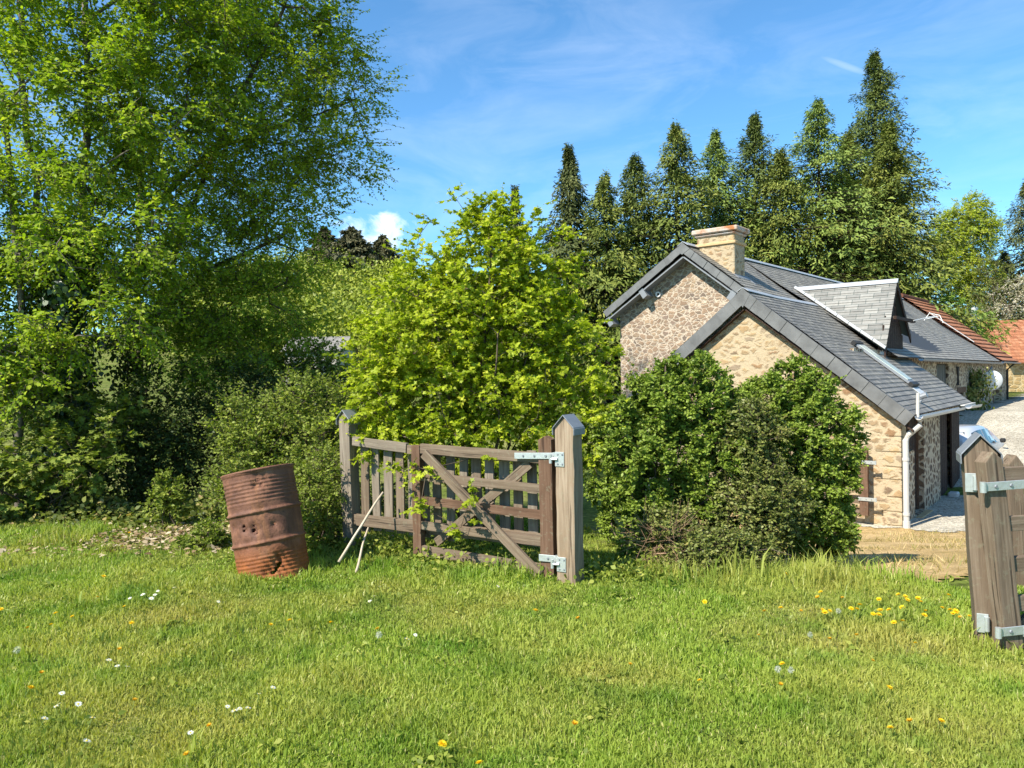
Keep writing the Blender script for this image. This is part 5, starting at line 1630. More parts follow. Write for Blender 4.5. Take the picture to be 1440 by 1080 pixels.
HG = 'shrubs of the shaded hedgerow under the left trees'
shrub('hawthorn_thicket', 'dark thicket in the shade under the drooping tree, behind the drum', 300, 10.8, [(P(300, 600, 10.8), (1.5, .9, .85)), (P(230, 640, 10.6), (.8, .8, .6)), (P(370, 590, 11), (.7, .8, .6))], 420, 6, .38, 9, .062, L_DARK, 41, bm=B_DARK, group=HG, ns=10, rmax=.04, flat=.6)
shrub('hawthorn_thicket', 'dense dark shrub added as a shade backdrop far behind the sunlit saplings at left', 20, 12.0, [(P(20, 560, 12), (2.2, .9, 1.1)), (P(-80, 480, 12.2), (1.5, 1, 1.3)), (P(130, 600, 11.8), (.9, .8, .8))], 380, 6, .42, 9, .075, L_DARK, 42, bm=B_DARK, group=HG, ns=9)  # added as a dark backdrop, stands in for the shadow behind the saplings
shrub('hazel_shrub', 'loose green shrub filling the gap between the drooping tree and the maple', 440, 12.5, [(P(450, 600, 12.6), (1.2, 1.0, .75)), (P(500, 580, 12.9), (.9, .9, .7)), (P(390, 620, 12.2), (.9, .8, .6)), (P(430, 535, 12.4), (.75, .7, .4)), (P(410, 505, 12.4), (.7, .6, .3)), (P(455, 520, 12.4), (.5, .6, .25))], 420, 6, .4, 9, .07, L_SHRUB, 43, group=HG)
shrub('maple_sapling', 'sunlit light green maple saplings below the ivy covered trunk', 60, 9.3, [(P(30, 640, 9.3), (.8, .5, .42)), (P(110, 640, 9.2), (.5, .45, .40)), (P(50, 560, 9.5), (.7, .5, .4)), (P(-20, 690, 9.0), (.6, .5, .3)), (P(150, 590, 9.6), (.4, .4, .35))], 190, 4, .28, 8, .085, L_SHRUB, 44, MAPLE, ns=9, flat=.4, upn=1.1, nn=.5, group=HG)
shrub('leafy_shrub', 'small leafy green shrub alone on the dry leaf litter', 234, 8.6, [(P(234, 705, 8.6), (.22, .2, .24)), (P(240, 690, 8.6), (.14, .14, .2))], 60, 5, .12, 7, .055, L_SHRUB, 45, ns=5, group=HG)
shrub('leafy_shrub', 'low blue green shrub just left of the drum', 292, 7.3, [(P(296, 755, 7.3), (.18, .2, .15)), (P(285, 765, 7.3), (.2, .18, .11))], 60, 5, .11, 7, .042, L_SHRUB, 46, ns=5, group=HG)
shrub('rose_shrub', 'rangy green shrub with long arching shoots behind the drum', 400, 8.7, [(P(400, 640, 8.7), (.62, .5, .55)), (P(350, 620, 8.8), (.35, .4, .5)), (P(440, 580, 8.9), (.45, .4, .42)), (P(350, 690, 8.3), (.4, .4, .3)), (P(460, 660, 8.3), (.35, .4, .5))], 420, 6, .28, 10, .05, L_SHRUB, 47, ns=14, updir=.35, bm=B_BROWN, extra=[P(330, 560, 8.7), P(318, 600, 8.7), P(345, 575, 8.8), P(405, 535, 8.9), P(445, 545, 8.8), P(475, 570, 8.8), P(420, 560, 8.8), P(375, 570, 8.9), P(315, 630, 8.6), P(432, 560, 8.6)])
shrub('box_shrub', 'dense green shrub between the drum and the slim post', 450, 7.25, [(P(450, 690, 7.3), (.24, .3, .42)), (P(440, 740, 7.1), (.22, .25, .25)), (P(462, 650, 7.5), (.2, .3, .22)), (P(470, 730, 7.3), (.12, .2, .25))], 190, 5, .13, 7, .04, L_SHRUB, 48, ns=8)

# ---- evergreen bushes before the barn
EG = 'evergreen bushes before the barn gable'
shrub('evergreen_bush', 'large rounded evergreen bush touching the maple, left of the bronze shrub', 935, 7.5, [(P(955, 630, 7.5), (.68, .62, .72)), (P(965, 560, 7.5), (.47, .5, .42)), (P(890, 670, 7.2), (.42, .5, .60)), (P(1000, 660, 7.3), (.35, .45, .65)), (P(985, 530, 7.5), (.24, .3, .2)), (P(925, 545, 7.5), (.28, .3, .25)), (P(870, 620, 7.3), (.25, .35, .4)), (P(900, 735, 7.1), (.42, .4, .32)), (P(985, 730, 7.2), (.3, .4, .34))],
      1400, 7, .10, 10, .042, L_HEDGE, 51, ns=16, group=EG, flat=1.0, shell=.45, clump=300, nn=.9)
shrub('evergreen_bush', 'rounded evergreen bush right of the bronze shrub, nearest the barn gate', 1135, 7.6, [(P(1130, 650, 7.6), (.50, .6, .76)), (P(1150, 590, 7.6), (.38, .5, .45)), (P(1105, 560, 7.6), (.34, .4, .32)), (P(1165, 680, 7.5), (.27, .45, .5)), (P(1090, 680, 7.6), (.35, .5, .6)), (P(1115, 530, 7.6), (.2, .25, .16)), (P(1135, 745, 7.35), (.44, .42, .34)), (P(1165, 735, 7.4), (.26, .4, .34)), (P(1062, 610, 7.75), (.34, .35, .55)), (P(1052, 575, 7.6), (.26, .3, .24))],
      1300, 7, .10, 10, .042, L_HEDGE, 52, ns=14, group=EG, flat=1.0, shell=.45, clump=260, nn=.9)
shrub('bronze_shrub', 'dull bronze green shrub wedged upright between the two evergreen bushes', 1050, 7.0, [(P(1055, 630, 7.15), (.30, .35, .45)), (P(1060, 720, 6.85), (.36, .35, .38)), (P(1045, 605, 7.3), (.14, .2, .20)), (P(1100, 710, 6.9), (.2, .3, .3))],
      520, 6, .14, 9, .040, L_OLIVE, 53, ns=12, flat=1.0, bm=B_BROWN, nn=.9)
shrub('scrub_bush', 'low olive scrub at the foot of the evergreen bushes in long grass', 1010, 6.45, [(P(1010, 775, 6.45), (.40, .25, .18)), (P(950, 755, 6.6), (.25, .25, .26)), (P(1060, 785, 6.4), (.22, .2, .16)), (P(980, 790, 6.35), (.22, .2, .12))],
      330, 6, .13, 9, .038, L_OLIVE, 54, ns=12, flat=.9, bm=B_BROWN, nn=.9)
shrub('dry_twigs', 'bare brown twigs poking out low between the gate post and the scrub', 935, 6.55, [(P(930, 760, 6.5), (.28, .2, .16))], 60, 3, .25, 1, .02, L_OLIVE, 55, ns=9, bm=bark_mat('dry twig', (.20, .12, .07), (.36, .24, .15)))

# ---- conifers behind the farm
CG = 'conifers behind the farmhouse'
def con(label, px, py, Y, wpx, lm, seed, kind='cypress', dens=1.0, low=.04, frond=.38, lean=(0, 0)):
    t = at(px, py, Y)
    z0 = zgs(t.x, Y)
    H = t.z - z0
    conifer('conifer_tree', label, (t.x, Y, z0), H, 2.2 * wpx / 1080 * Y / 2, lm, B_DARK, seed, kind, CG, low, dens, lean, frond)
con('dark spruce with ragged drooping boughs at the left end of the conifer row', 800, 208, 42, 96, L_SPRUCE, 61, 'spruce')
con('small distant dark conifer tip above the maple crown', 724, 264, 52, 50, L_SPRUCE, 62, 'spruce', .7)
con('narrow olive conifer second along, right of the ragged spruce', 850, 248, 41, 82, L_CYP, 63)
con('slim dark green conifer third along from the ragged spruce', 893, 222, 43, 82, L_CYPD, 64)
con('full dark conifer straight above the farmhouse gable, left of the pale one', 950, 178, 42, 104, L_CYP, 65)
con('pale feathery blue green conifer behind the chimney', 1005, 188, 45, 96, L_CYPB, 66)
con('dark pointed conifer just right of the pale feathery one', 1060, 164, 46, 92, L_CYPD, 67)
con('shorter broad conifer in the dip between two taller ones, right of the chimney', 1097, 214, 44, 96, L_CYP, 68)
con('tall pale tipped conifer directly above the dormer valley', 1150, 143, 45, 122, L_CYPB, 69)
con('tallest conifer with a dark slender top at the right end of the row', 1229, 76, 50, 94, L_CYPD, 70, 'cypress', 1.1)
con('broad green conifer standing before the tallest one', 1250, 172, 46, 84, L_CYP, 71, 'cypress', 1.1)
con('mid green conifer filling low between the pale tipped and tallest conifers', 1192, 190, 47, 84, L_CYP, 72)
con('dark conifer leaning in at the right edge above the blossom tree', 1442, 258, 67, 120, L_SPRUCE, 73, 'spruce', .8, low=.15)
con('brownish conifer low beside the right edge, under the dark leaning one', 1412, 355, 68, 90, L_WOODC, 74, 'spruce', .8)

# ---- right background trees
b = np.array(G(1362, 66))
plant('birch_tree', 'light green birch with pale trunk rising behind the orange tiles', 'tree', tuple(b), [[b, P(1362, 420, 66), P(1358, 340, 66), P(1362, 285, 66)]],
      [(P(1355, 330, 66), (2.48, 2.12, 2.36)), (P(1365, 300, 66), (1.53, 1.41, 1.53)), (P(1345, 380, 66), (2.12, 1.77, 2.59)), (P(1375, 385, 66), (1.77, 1.77, 2.36)), (P(1332, 330, 66), (1.30, 1.18, 1.77)), (P(1385, 320, 66), (1.18, 1.18, 1.41)), (P(1325, 380, 66), (1.2, 1.2, 2.0)), (P(1350, 430, 66), (2.4, 1.5, 1.4))], 850, 6, .9, 10, .19, OVAL, L_BIRCH, B_PALE, seed=81, flat=.8, droop=.3, rtip=.012, rmax=.2, seg=.8, twr=.006)
b = np.array(G(1316, 70))
plant('bare_tree', 'nearly leafless pale tree between the conifers and the birch', 'tree', tuple(b), [[b, P(1316, 400, 70), P(1312, 320, 70)]],
      [(P(1314, 320, 70), (1.40, 1.40, 1.87)), (P(1318, 360, 70), (1.75, 1.52, 2.10))], 160, 6, .9, 3, .12, OVAL, L_BUD, B_GREY, seed=82, flat=.9, droop=-.2, rtip=.010, rmax=.18, seg=.8, twr=.008, updir=.5)
b = np.array(G(1418, 61))
plant('blossom_tree', 'cream blossoming tree at the right edge behind the outbuilding roof', 'tree', tuple(b), [[b, P(1418, 480, 61), P(1420, 420, 61)], [b, P(1440, 470, 61), P(1450, 400, 61)]],
      [(P(1420, 420, 61), (1.59, 1.59, 1.59)), (P(1448, 405, 61), (1.59, 1.59, 1.71)), (P(1405, 445, 61), (1.10, 1.22, 1.22)), (P(1440, 450, 61), (1.71, 1.46, 1.22))], 170, 5, .6, 9, .13, OVAL, L_BLOSSOM, B_BROWN, seed=83, flat=1, rtip=.010, rmax=.15, seg=.6, twr=.006)
b = np.array(G(1350, 46.5))
plant('lime_shrub', 'bright lime green shrub just behind the ridge of the orange tiles', 'shrub', tuple(b), [[b, P(1350, 470, 46.5), P(1352, 440, 46.5)]],
      [(P(1352, 445, 46.5), (1.3, 1.2, .8)), (P(1372, 455, 46.5), (1.2, 1.1, .7)), (P(1335, 430, 46.5), (.9, 1, .8)), (P(1390, 470, 46.5), (1.0, 1, .6)), (P(1355, 490, 46.5), (1.8, 1.2, 1.3))], 170, 5, .5, 8, .15, OVAL, L_LIME, B_BROWN, seed=84, flat=1, rtip=.01, rmax=.1, seg=.6, twr=.006, stem='stems', crown='foliage')
b = np.array(G(1398, 63))
plant('olive_shrub', 'dull olive scrub tree between the birch and the blossom tree', 'tree', tuple(b), [[b, P(1398, 450, 63), P(1396, 390, 63)]],
      [(P(1396, 420, 63), (1.78, 1.55, 2.38)), (P(1385, 450, 63), (1.55, 1.43, 1.55)), (P(1400, 380, 63), (1.31, 1.19, 1.43))], 150, 5, .7, 8, .14, OVAL, L_OLIVE, B_BROWN, seed=85, flat=1, rtip=.01, rmax=.12, seg=.6, twr=.006)

# ---- far hill on the left : three conifers on the crest and a wood below
FG = 'far conifers on the hill crest'
for i, (lab, px, py, Y, w) in enumerate((('far conifer on the hill crest beside the big tree foliage', 456, 321, 205, 44), ('broadest far conifer on the crest, middle of the three', 494, 321, 205, 62), ('slim far conifer on the crest nearest the maple', 538, 333, 212, 36))):
    t = at(px, py, Y); z0 = at(px, 400, Y).z
    conifer('far_conifer', lab, (t.x, Y, min(z0, zgs(t.x, Y) + 1)), t.z - min(z0, zgs(t.x, Y) + 1), 1.5 * w / 1080 * Y / 2, L_WOODC, B_DARK, 90 + i, 'cypress', FG, .03, .9, (0, 0), 1.9)
wr = np.random.default_rng(9)
N = 90000
yy = wr.uniform(110, 215, N); pxs = wr.uniform(250, 900, N)
xx = (pxs - 720) / 1080 * yy
cell = np.floor(xx / 5.5) * 13.7 + np.floor(yy / 6.5) * 7.3
cx = (np.floor(xx / 5.5) + .5 + .3 * np.sin(cell)) * 5.5; cy = (np.floor(yy / 6.5) + .5 + .3 * np.cos(cell * 1.7)) * 6.5
hr = 1 + .35 * np.sin(cell * 3.1)
d = nrm(wr.normal(size=(N, 3)))
C = np.stack([cx + d[:, 0] * 3.3 * hr, cy + d[:, 1] * 3.3, zg(cx, cy) + 3.2 + hr * 1.5 + d[:, 2] * 3.0 * hr], 1)
o = link('woodland', poly_mesh(leaf_verts(C, wr.normal(size=(N, 3)), d + wr.normal(size=(N, 3)) * .4, wr.uniform(.45, .95, N), OVAL), 6, .5 * (np.sin(cell * 5.1) * .5 + .5) + .5 * wr.random(N), 'wood'), L_WOOD)
o['label'] = 'yellow green spring woodland covering the far hillside'; o['category'] = 'woodland'; o['kind'] = 'stuff'

# ---------------------------------------------------------------- grass
def grass():
    rng = np.random.default_rng(77)
    Cs = []; Hs = []; Ws = []; Rn = []
    def patch(n, y0, y1, kx, x0=None, x1=None, hmul=1.0, prob=None, wmul=1.0, base=.0, rshift=0):
        y = np.sqrt(rng.uniform(y0 ** 2, y1 ** 2, n))
        x = rng.uniform(-kx, kx, n) * y if x0 is None else rng.uniform(x0, x1, n)
        if x0 is not None: y = rng.uniform(y0, y1, n)
        keep = y < brow(x) + .12 + 1.3 * (1 - sst((x - 2.55) / .5)) * (x > 1.0) + .2 * np.sin(x * 5) + .15 * np.sin(x * 11)
        # thin over the leaf litter by the drum
        lit = np.exp(-((x + 3.25) / .75) ** 2 - ((y - 7.9) / .55) ** 2)
        keep &= rng.random(n) > .8 * lit
        if prob is not None: keep &= rng.random(n) < prob(x, y)
        x = x[keep]; y = y[keep]
        f = .5 + .5 * np.sin(2.3 * x + 1.1 * np.sin(1.7 * y)) * np.sin(2.9 * y + 1.3 * np.sin(2.1 * x))
        f2 = .5 + .5 * np.sin(7.1 * x + 2 * np.sin(3.3 * y)) * np.sin(6.3 * y + 1.7 * np.sin(4.1 * x))
        h = (.017 + .020 * f + .026 * f2 ** 2) * rng.uniform(.5, 1.45, len(x)) * hmul
        Cs.append(np.stack([x, y, zg(x, y) - .004 + base], 1)); Hs.append(h)
        Ws.append(rng.uniform(.0016, .0036, len(x)) * (.75 + .10 * y) * wmul)
        Rn.append(.42 * rng.random(len(x)) + .38 * f + .2 * (1 - f2) * rng.random(len(x)) + rshift)
    patch(165000, 2.5, 4.2, .78)
    patch(160000, 4.2, 6.3, .78)
    patch(110000, 6.3, 9.4, .80)
    patch(14000, 2.4, 9, 1.4)
    # long grass : right of the bushes, along the gate, round the posts
    patch(11000, 5.2, 6.9, 1, 1.0, 3.2, 3.7, lambda x, y: np.exp(-((y - 6.05) / .36) ** 2) * (.3 + .7 * np.exp(-((x - 2.45) / .5) ** 2)), 1.1, 0, -.05)
    patch(3800, 6.0, 6.6, 1, -1.2, .5, 2.3, lambda x, y: np.exp(-((y - (6.15 - .25 * x)) / .16) ** 2), 1.1)
    patch(1500, 4.2, 4.8, 1, 2.6, 3.8, 2.2, None, 1.1)
    patch(1200, 7.5, 8.4, 1, -5.0, -4.3, 3.2, None, 1.0)
    patch(2200, 5.8, 6.6, 1, -2.4, -1.6, 1.8, None, 1.1)
    # tufts all over the lawn
    for k in range(130):
        yy_ = math.sqrt(rng.uniform(2.6 ** 2, 7.6 ** 2)); xx_ = rng.uniform(-.75, .75) * yy_
        s = rng.uniform(.05, .16)
        patch(int(70 * rng.uniform(.6, 1.6)), yy_ - s, yy_ + s, 1, xx_ - s, xx_ + s, rng.uniform(1.3, 2.3), lambda x, y: np.exp(-(((x - xx_) ** 2 + (y - yy_) ** 2) / s ** 2) * 1.5), 1.15, 0, rng.uniform(-.22, .12))
    C = np.vstack(Cs); H = np.concatenate(Hs); W = np.concatenate(Ws); rnd = np.concatenate(Rn)
    n = len(C)
    dead = rng.random(n) < .06
    rnd = np.where(dead, rng.uniform(.9, 1.0, n), rnd * .93)
    broad = rng.random(n) < .04
    broad &= ~dead; W = np.where(dead, W * .7, W); W = np.where(broad, W * 1.9, W); H = np.where(broad, H * 1.35, H); rnd = np.where(broad & ~dead, rnd * .5, rnd)
    an = rng.random(n) * 2 * PI
    lean = rng.uniform(.05, .75, n)
    ld = np.stack([np.cos(an), np.sin(an), np.zeros(n)], 1) * lean[:, None]
    side = np.stack([-np.sin(an), np.cos(an), np.zeros(n)], 1)
    a2 = an + rng.normal(size=n) * .9
    side = np.stack([-np.sin(a2), np.cos(a2), np.zeros(n)], 1)
    up = np.array([0, 0, 1.0])
    V = np.zeros((n, 5, 3))
    mid = C + (up * .58 + ld * .28) * H[:, None]
    tip = C + (up * (1.0 - .45 * lean[:, None] ** 1.5) + ld * 1.0) * H[:, None]
    V[:, 0] = C - side * W[:, None]; V[:, 1] = mid - side * (W * .85)[:, None]; V[:, 2] = tip
    V[:, 3] = mid + side * (W * .85)[:, None]; V[:, 4] = C + side * W[:, None]
    o = link('grass', poly_mesh(V, 5, rnd, 'grass'), L_GRASS)
    o['label'] = 'rough green meadow grass covering the whole lawn'; o['category'] = 'grass'; o['kind'] = 'stuff'
    return n
grass()

def scatter(name, label, cat, n, fn, tmpl, mat, seed, flat=.5, wid=1.0):
    rng = np.random.default_rng(seed)
    C, sz = fn(rng, n)
    N = len(C)
    D = rng.normal(size=(N, 3)); D[:, 2] *= flat
    V = leaf_verts(C, D, np.array([0, 0, 1.0]) + rng.normal(size=(N, 3)) * flat, sz, tmpl, wid)
    o = link(name, poly_mesh(V, len(tmpl), rng.random(N), name), mat)
    o['label'] = label; o['category'] = cat; o['kind'] = 'stuff'
def f_litter(rng, n):
    x = -3.2 + rng.normal(size=n) * .75; y = 7.95 + rng.normal(size=n) * .5
    k = (y > 6.9) & (y < 9.6)
    x, y = x[k], y[k]
    return np.stack([x, y, zg(x, y) + rng.uniform(.005, .04, len(x))], 1), rng.uniform(.03, .075, len(x))
scatter('leaf_litter', 'dry tan fallen leaves on the bank left of the drum', 'fallen leaves', 2600, f_litter, OVAL,
        leaf_mat('dry leaf', [(0, (.16, .10, .05)), (.5, (.34, .25, .14)), (1, (.55, .46, .32))], .15), 91, .35)
def f_under(rng, n):
    y = rng.uniform(7.9, 11.5, n); x = rng.uniform(-9.5, -1.2, n)
    edge = 8.35 + .25 * np.sin(x * 2.2) + .15 * np.sin(x * 5.1) + .5 * np.exp(-((x + 3.2) / .8) ** 2) - .35 * np.exp(-((x + 1.8) / .7) ** 2)
    k = y > edge
    x, y, edge = x[k], y[k], edge[k]
    h = np.clip((y - edge) * .55, .05, .42) * (.6 + .4 * np.sin(x * 3.3 + 2 * np.sin(y * 2)))
    return np.stack([x, y, zg(x, y) + h * rng.random(len(x)) ** .6], 1), rng.uniform(.035, .085, len(x))
scatter('undergrowth', 'low bramble and ivy undergrowth along the lawn edge beneath the trees', 'undergrowth', 26000, f_under, OVAL, L_BRAMBLE, 92, .6, 1.2)
def f_weeds(rng, n):
    x = rng.uniform(-2.3, 1.2, n); y = 6.35 - .22 * x + rng.normal(size=n) * .16 + (x < -1.0) * .45
    return np.stack([x, y, zg(x, y) + rng.uniform(.0, .16, n) * (rng.random(n) ** .5)], 1), rng.uniform(.02, .055, n)
scatter('weeds', 'broad leaved weeds round the foot of the gate and fence', 'weeds', 3000, f_weeds, OVAL, L_SHRUB, 93, .7, 1.1)
def f_lawnweeds(rng, n):
    y = np.sqrt(rng.uniform(2.6 ** 2, 8 ** 2, n)); x = rng.uniform(-.78, .78, n) * y
    c = rng.integers(0, 260, n)
    cr = np.random.default_rng(5); cy = np.sqrt(cr.uniform(2.6 ** 2, 8 ** 2, 260)); cx = cr.uniform(-.78, .78, 260) * cy
    x = cx[c] + rng.normal(size=n) * .045; y = cy[c] + rng.normal(size=n) * .045
    k = y < brow(x) + .2
    x, y = x[k], y[k]
    return np.stack([x, y, zg(x, y) + rng.uniform(.008, .035, len(x))], 1), rng.uniform(.018, .048, len(x))
scatter('clover_leaves', 'clover and plantain leaves mixed through the lawn', 'lawn weeds', 3400, f_lawnweeds, OVAL, L_SHRUB, 94, .4, .9)
def f_dry(rng, n):
    x = rng.uniform(2.2, 12, n); y = rng.uniform(6.2, 14.5, n)
    tt = [tq(a, b_)[0] for a, b_ in zip(x, y)]
    k = np.array([keep_dirt(a, b_) for a, b_ in zip(x, y)]) & (np.sin(x * 1.7 + y) * np.sin(y * 1.3 - x * .7) + rng.normal(size=n) * .35 > .1)
    x, y = x[k], y[k]
    return np.stack([x, y, zg(x, y) + .01], 1), rng.uniform(.05, .11, len(x))
def drygrass():
    rng = np.random.default_rng(95)
    C, sz = f_dry(rng, 16000)
    n = len(C)
    D = np.stack([rng.normal(size=n) * .7, rng.normal(size=n) * .7, np.ones(n)], 1)
    V = leaf_verts(C, D, rng.normal(size=(n, 3)), sz, BLADE, .10)
    o = link('dry_grass', poly_mesh(V, 5, rng.random(n), 'dry'), leaf_mat('dry grass', [(0, (.22, .22, .06)), (.5, (.42, .32, .14)), (1, (.55, .42, .22))], .3))
    o['label'] = 'thin straw coloured grass on the dirt slope to the yard'; o['category'] = 'dry grass'; o['kind'] = 'stuff'
drygrass()

# ---------------------------------------------------------------- meadow flowers
M_DAND = leaf_mat('dandelion petal', [(0, (.78, .50, .01)), (1, (.86, .62, .015))], .2)
M_DORG = leaf_mat('old dandelion petal', [(0, (.62, .33, .01)), (1, (.72, .42, .02))], .2)
M_DAISY = leaf_mat('daisy petal', [(0, (.74, .74, .74)), (1, (.82, .82, .80))], .2)
M_PUFF = leaf_mat('seed head', [(0, (.50, .50, .46)), (1, (.66, .66, .62))], .4)
M_STEM = plain_mat('flower stem', (.16, .22, .05), .6)
M_DCEN = plain_mat('daisy centre', (.75, .50, .03), .7)
def petals(n, L, w, tilt, rings, seed):
    rng = np.random.default_rng(seed)
    C = []; D = []; Nn = []; S = []
    for r_, (m_, l_, t_) in enumerate(rings):
        for k in range(m_):
            an = 2 * PI * k / m_ + r_ * .3 + rng.normal() * .06
            d = np.array([math.cos(an), math.sin(an), t_ + rng.normal() * .08])
            C.append(d * np.array([1, 1, 0]) * .002 + np.array([0, 0, .001 * r_])); D.append(d); Nn.append(np.array([-d[0] * t_, -d[1] * t_, 1])); S.append(l_ * rng.uniform(.88, 1.1))
    V = leaf_verts(np.array(C), np.array(D), np.array(Nn), np.array(S), BLADE * np.array([1, 1, 1]), w)
    return poly_mesh(V, 5, rng.random(len(C)), 'petals')
me_d = petals(0, 0, .30, 0, [(20, .021, .15), (18, .018, .55), (14, .013, 1.2), (9, .009, 2.2)], 1); me_d.materials.append(M_DAND)
me_o = petals(0, 0, .30, 0, [(16, .016, .7), (14, .014, 1.3), (9, .010, 2.4)], 2); me_o.materials.append(M_DORG)
me_w = petals(0, 0, .34, 0, [(15, .0125, .10), (13, .011, .25)], 3); me_w.materials.append(M_DAISY)
rngp = np.random.default_rng(8); dd = nrm(rngp.normal(size=(150, 3)))
me_p = poly_mesh(leaf_verts(dd * .004, dd, rngp.normal(size=(150, 3)), np.full(150, .017), BLADE, .10), 5, rngp.random(150), 'puff'); me_p.materials.append(M_PUFF)
mb = MB(); mb.lathe([(.0001, .004), (.003, .0035), (.0042, .001), (.004, -.001)], 12); me_c = mb.mesh(smooth=True); me_c.materials.append(M_DCEN)
def stem_mesh(h):
    mb = MB(); mb.tube([(0, 0, -h), (.004, .002, -h * .5), (0, 0, 0)], .0013, 5); me = mb.mesh(); me.materials.append(M_STEM); return me
me_s = stem_mesh(.085)
frng = random.Random(12)
def flower(kind, px, py):
    g = ongr(px, py)
    h = {'d': .066, 'o': .060, 'w': .056, 'p': .085}[kind]
    d = ray(px, py); s = (CAM_H - h) / -d.z
    x, y = d.x * s, d.y * s
    left = px < 500; mid = 500 <= px < 1000; near = py > 930
    reg = ('on the left lawn' if left else 'in the grass before the folded gate' if mid else 'in the patch beyond the bushes' if False else 'right of the bushes')
    dist = 'nearest the camera' if near else ''
    nm, cat, grp = {'d': ('dandelion', 'dandelion', 'dandelions in the lawn'), 'o': ('dandelion', 'dandelion', 'dandelions in the lawn'), 'w': ('daisy', 'daisy', 'daisies in the lawn'), 'p': ('seed_head', 'seed head', 'pale seed heads in the lawn')}[kind]
    lab = {'d': 'open bright yellow dandelion ', 'o': 'half closed orange dandelion ', 'w': 'small white daisy ', 'p': 'pale fluffy dandelion seed head '}[kind] + reg + (' ' + dist if dist else '')
    o = bpy.data.objects.new(nm, None); COL.objects.link(o); o.empty_display_size = .02
    zb = zgs(x, y)
    o.location = (x, y, zb + h); sc = frng.uniform(.8, 1.2)
    if kind == 'd': sc *= .88
    if kind == 'w': sc *= 1.15
    o.scale = (sc,) * 3
    o.rotation_euler = (frng.uniform(.0, .5), frng.uniform(-.35, .35), frng.uniform(0, 6.28))
    tag(o, lab, cat, grp)
    hm = {'d': me_d, 'o': me_o, 'w': me_w, 'p': me_p}[kind]
    a = bpy.data.objects.new('seed_ball' if kind == 'p' else 'petals', hm); COL.objects.link(a); a.parent = o
    s_ = bpy.data.objects.new('stem', me_s); COL.objects.link(s_); s_.parent = o
    if kind == 'w':
        c = bpy.data.objects.new('centre', me_c); COL.objects.link(c); c.parent = o
DD = [(146, 818), (175, 859), (78, 869), (102, 873), (72, 884), (185, 881), (2, 863), (43, 970), (381, 881), (407, 875), (465, 877), (182, 751), (753, 857), (622, 1051), (674, 1078), (1287, 907), (1100, 936), (984, 960), (1252, 1027), (1324, 1017), (991, 846), (1105, 805), (1157, 860), (1160, 863), (1167, 861),
      (1098, 856), (1209, 853), (1236, 845), (1238, 861), (1250, 860), (1236, 867), (1269, 857), (1273, 841), (1276, 846), (1291, 844), (1334, 840), (1336, 861), (1344, 863), (1300, 868), (1257, 878), (1269, 876), (1325, 858), (1197, 858), (1154, 834), (1205, 859), (1363, 870), (1251, 970), (1295, 849), (1263, 838), (1340, 866), (1228, 866), (1302, 862)]
OO = [(39, 889), (189, 988), (168, 917), (294, 1024), (263, 1065), (137, 847), (172, 773), (58, 950), (886, 937), (808, 1023), (813, 869), (531, 886), (1098, 966), (1227, 932), (1067, 895), (1126, 861), (1075, 861), (1185, 843), (1205, 896), (1167, 901), (1280, 1018), (1150, 842), (1350, 872)]
WW = [(201, 843), (222, 838), (183, 848), (213, 848), (307, 851), (153, 932), (165, 940), (179, 941), (83, 993), (79, 996), (63, 1013), (110, 993), (87, 978), (130, 1012), (122, 1045), (320, 997), (349, 999), (364, 979), (384, 970), (337, 1000), (330, 1003), (268, 1034), (245, 833), (572, 900), (584, 894), (535, 825), (527, 839), (520, 846), (540, 822), (682, 815), (218, 843), (700, 822)]
PP = [(533, 894), (1179, 861), (1094, 944), (1112, 945), (1139, 894), (24, 918)]
for k, lst in (('d', DD), ('o', OO), ('w', WW), ('p', PP)):
    for (x, y) in lst: flower(k, x, y)

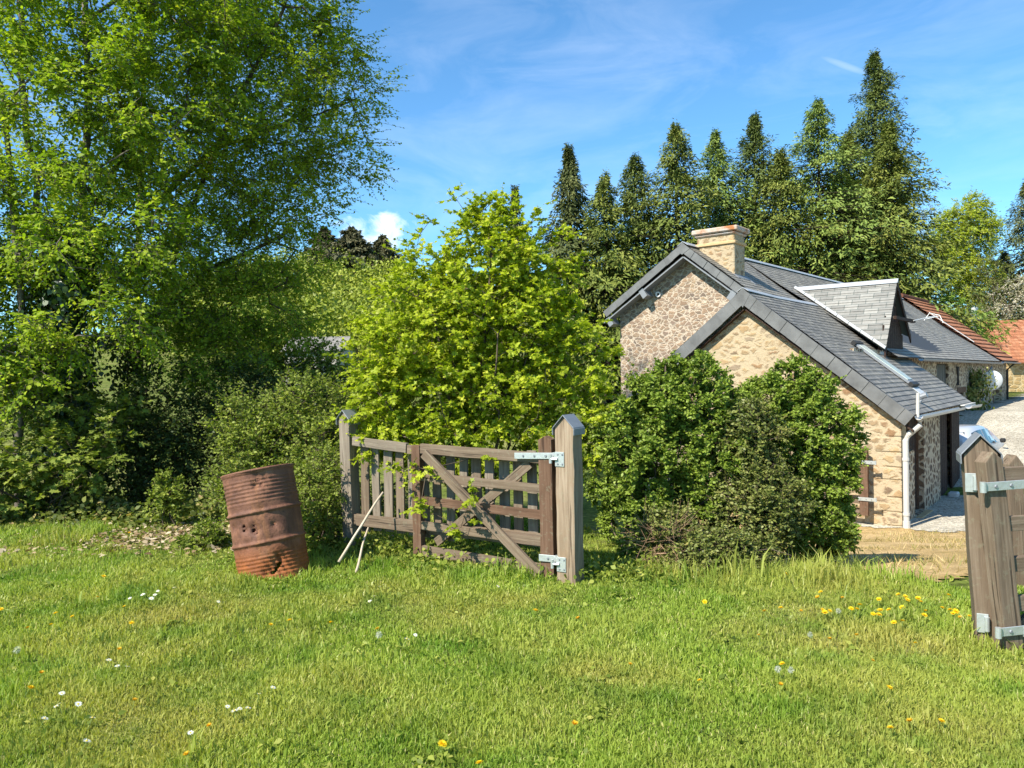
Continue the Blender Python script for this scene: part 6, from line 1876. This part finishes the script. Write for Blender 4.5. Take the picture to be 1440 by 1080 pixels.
# ---------------------------------------------------------------- sky and sun
SUN = Vector((-.75, -.66, 0)).normalized() * math.cos(R(46)) + Vector((0, 0, math.sin(R(46))))
w = bpy.data.worlds.new("World"); SC.world = w; w.use_nodes = True
nt = w.node_tree; ns = nt.nodes; ls = nt.links; ns.clear()
sky = nd(ns, 'ShaderNodeTexSky', sky_type='NISHITA')
sky.sun_disc = False
sky.sun_elevation = R(46); sky.sun_rotation = math.atan2(SUN.x, SUN.y) % (2 * PI)
sky.air_density = 1.0; sky.dust_density = .3; sky.ozone_density = 2.5; sky.altitude = 300
tc = nd(ns, 'ShaderNodeTexCoord').outputs['Generated']
def dirpatch(px, py, rx, ry, ang=0.0):
    """soft elliptical region of sky directions round one direction"""
    d = ray(px, py).normalized()
    e = Vector((0, 0, 1)).cross(d).normalized() * -1
    n = d.cross(e).normalized()
    if n.z < 0: n = -n
    a = e * math.cos(ang) + n * math.sin(ang); b = n * math.cos(ang) - e * math.sin(ang)
    def dot(v, k):
        q = nd(ns, 'ShaderNodeVectorMath', operation='DOT_PRODUCT'); ls.new(tc, q.inputs[0]); q.inputs[1].default_value = v
        return mth(ns, ls, 'DIVIDE', q.outputs['Value'], k)
    x = mth(ns, ls, 'SUBTRACT', dot(a, rx), d.dot(a) / rx); y = mth(ns, ls, 'SUBTRACT', dot(b, ry), d.dot(b) / ry)
    r2 = mth(ns, ls, 'ADD', mth(ns, ls, 'MULTIPLY', x, x), mth(ns, ls, 'MULTIPLY', y, y))
    return mth(ns, ls, 'SUBTRACT', 1.0, r2, True)
col = mixc(ns, ls, 1.0, sky.outputs[0], (.57, .93, 1.09), 'MULTIPLY')
def cloud(px, py, rx, ry, sc, stops, strength, ang=0.0, warp=1.0, vs=(1, 1, 3)):
    global col
    n = noise(ns, ls, mapping(ns, ls, tc, vs), sc, 6, .6, .6)
    p = dirpatch(px, py, rx, ry, ang)
    f = mth(ns, ls, 'SUBTRACT', n.outputs['Fac'], mth(ns, ls, 'MULTIPLY', mth(ns, ls, 'SUBTRACT', 1.0, p), .35))
    r = ramp(ns, [(stops[0], (0, 0, 0)), (stops[1], (1, 1, 1))]); ls.new(f, r.inputs[0])
    col = mixc(ns, ls, mth(ns, ls, 'MULTIPLY', r.outputs[0], strength), col, (7.4, 7.7, 8.2))
cloud(872, 88, .22, .05, 5, (.36, .9), .15, -.07, 1, (1, 1, 6))
cloud(1312, 172, .05, .025, 9, (.38, .9), .15, -.9)
cloud(525, 322, .085, .040, 18, (.36, .60), .85, 0, 1, (1, 1, 1.8))
cloud(1190, 93, .03, .004, 5, (.1, .7), .22, -.5)
bg = nd(ns, 'ShaderNodeBackground'); bg.inputs['Strength'].default_value = .102
ls.new(col, bg.inputs['Color'])
wo = nd(ns, 'ShaderNodeOutputWorld'); ls.new(bg.outputs[0], wo.inputs[0])
ld = bpy.data.lights.new('sun', 'SUN'); ld.energy = 4.6; ld.angle = R(.53); ld.color = (1.0, .93, .815)
lo = bpy.data.objects.new('sun', ld); COL.objects.link(lo)
lo.rotation_euler = SUN.to_track_quat('Z', 'Y').to_euler()
lo.location = (0, 0, 40)
SC.view_settings.view_transform = 'Standard'; SC.view_settings.look = 'None'
SC.view_settings.exposure = 1.12; SC.view_settings.gamma = 1.0
try:
    SC.cycles.use_denoising = True
    SC.cycles.max_bounces = 8; SC.cycles.diffuse_bounces = 3; SC.cycles.glossy_bounces = 2; SC.cycles.transmission_bounces = 4; SC.cycles.transparent_max_bounces = 4
except Exception: pass
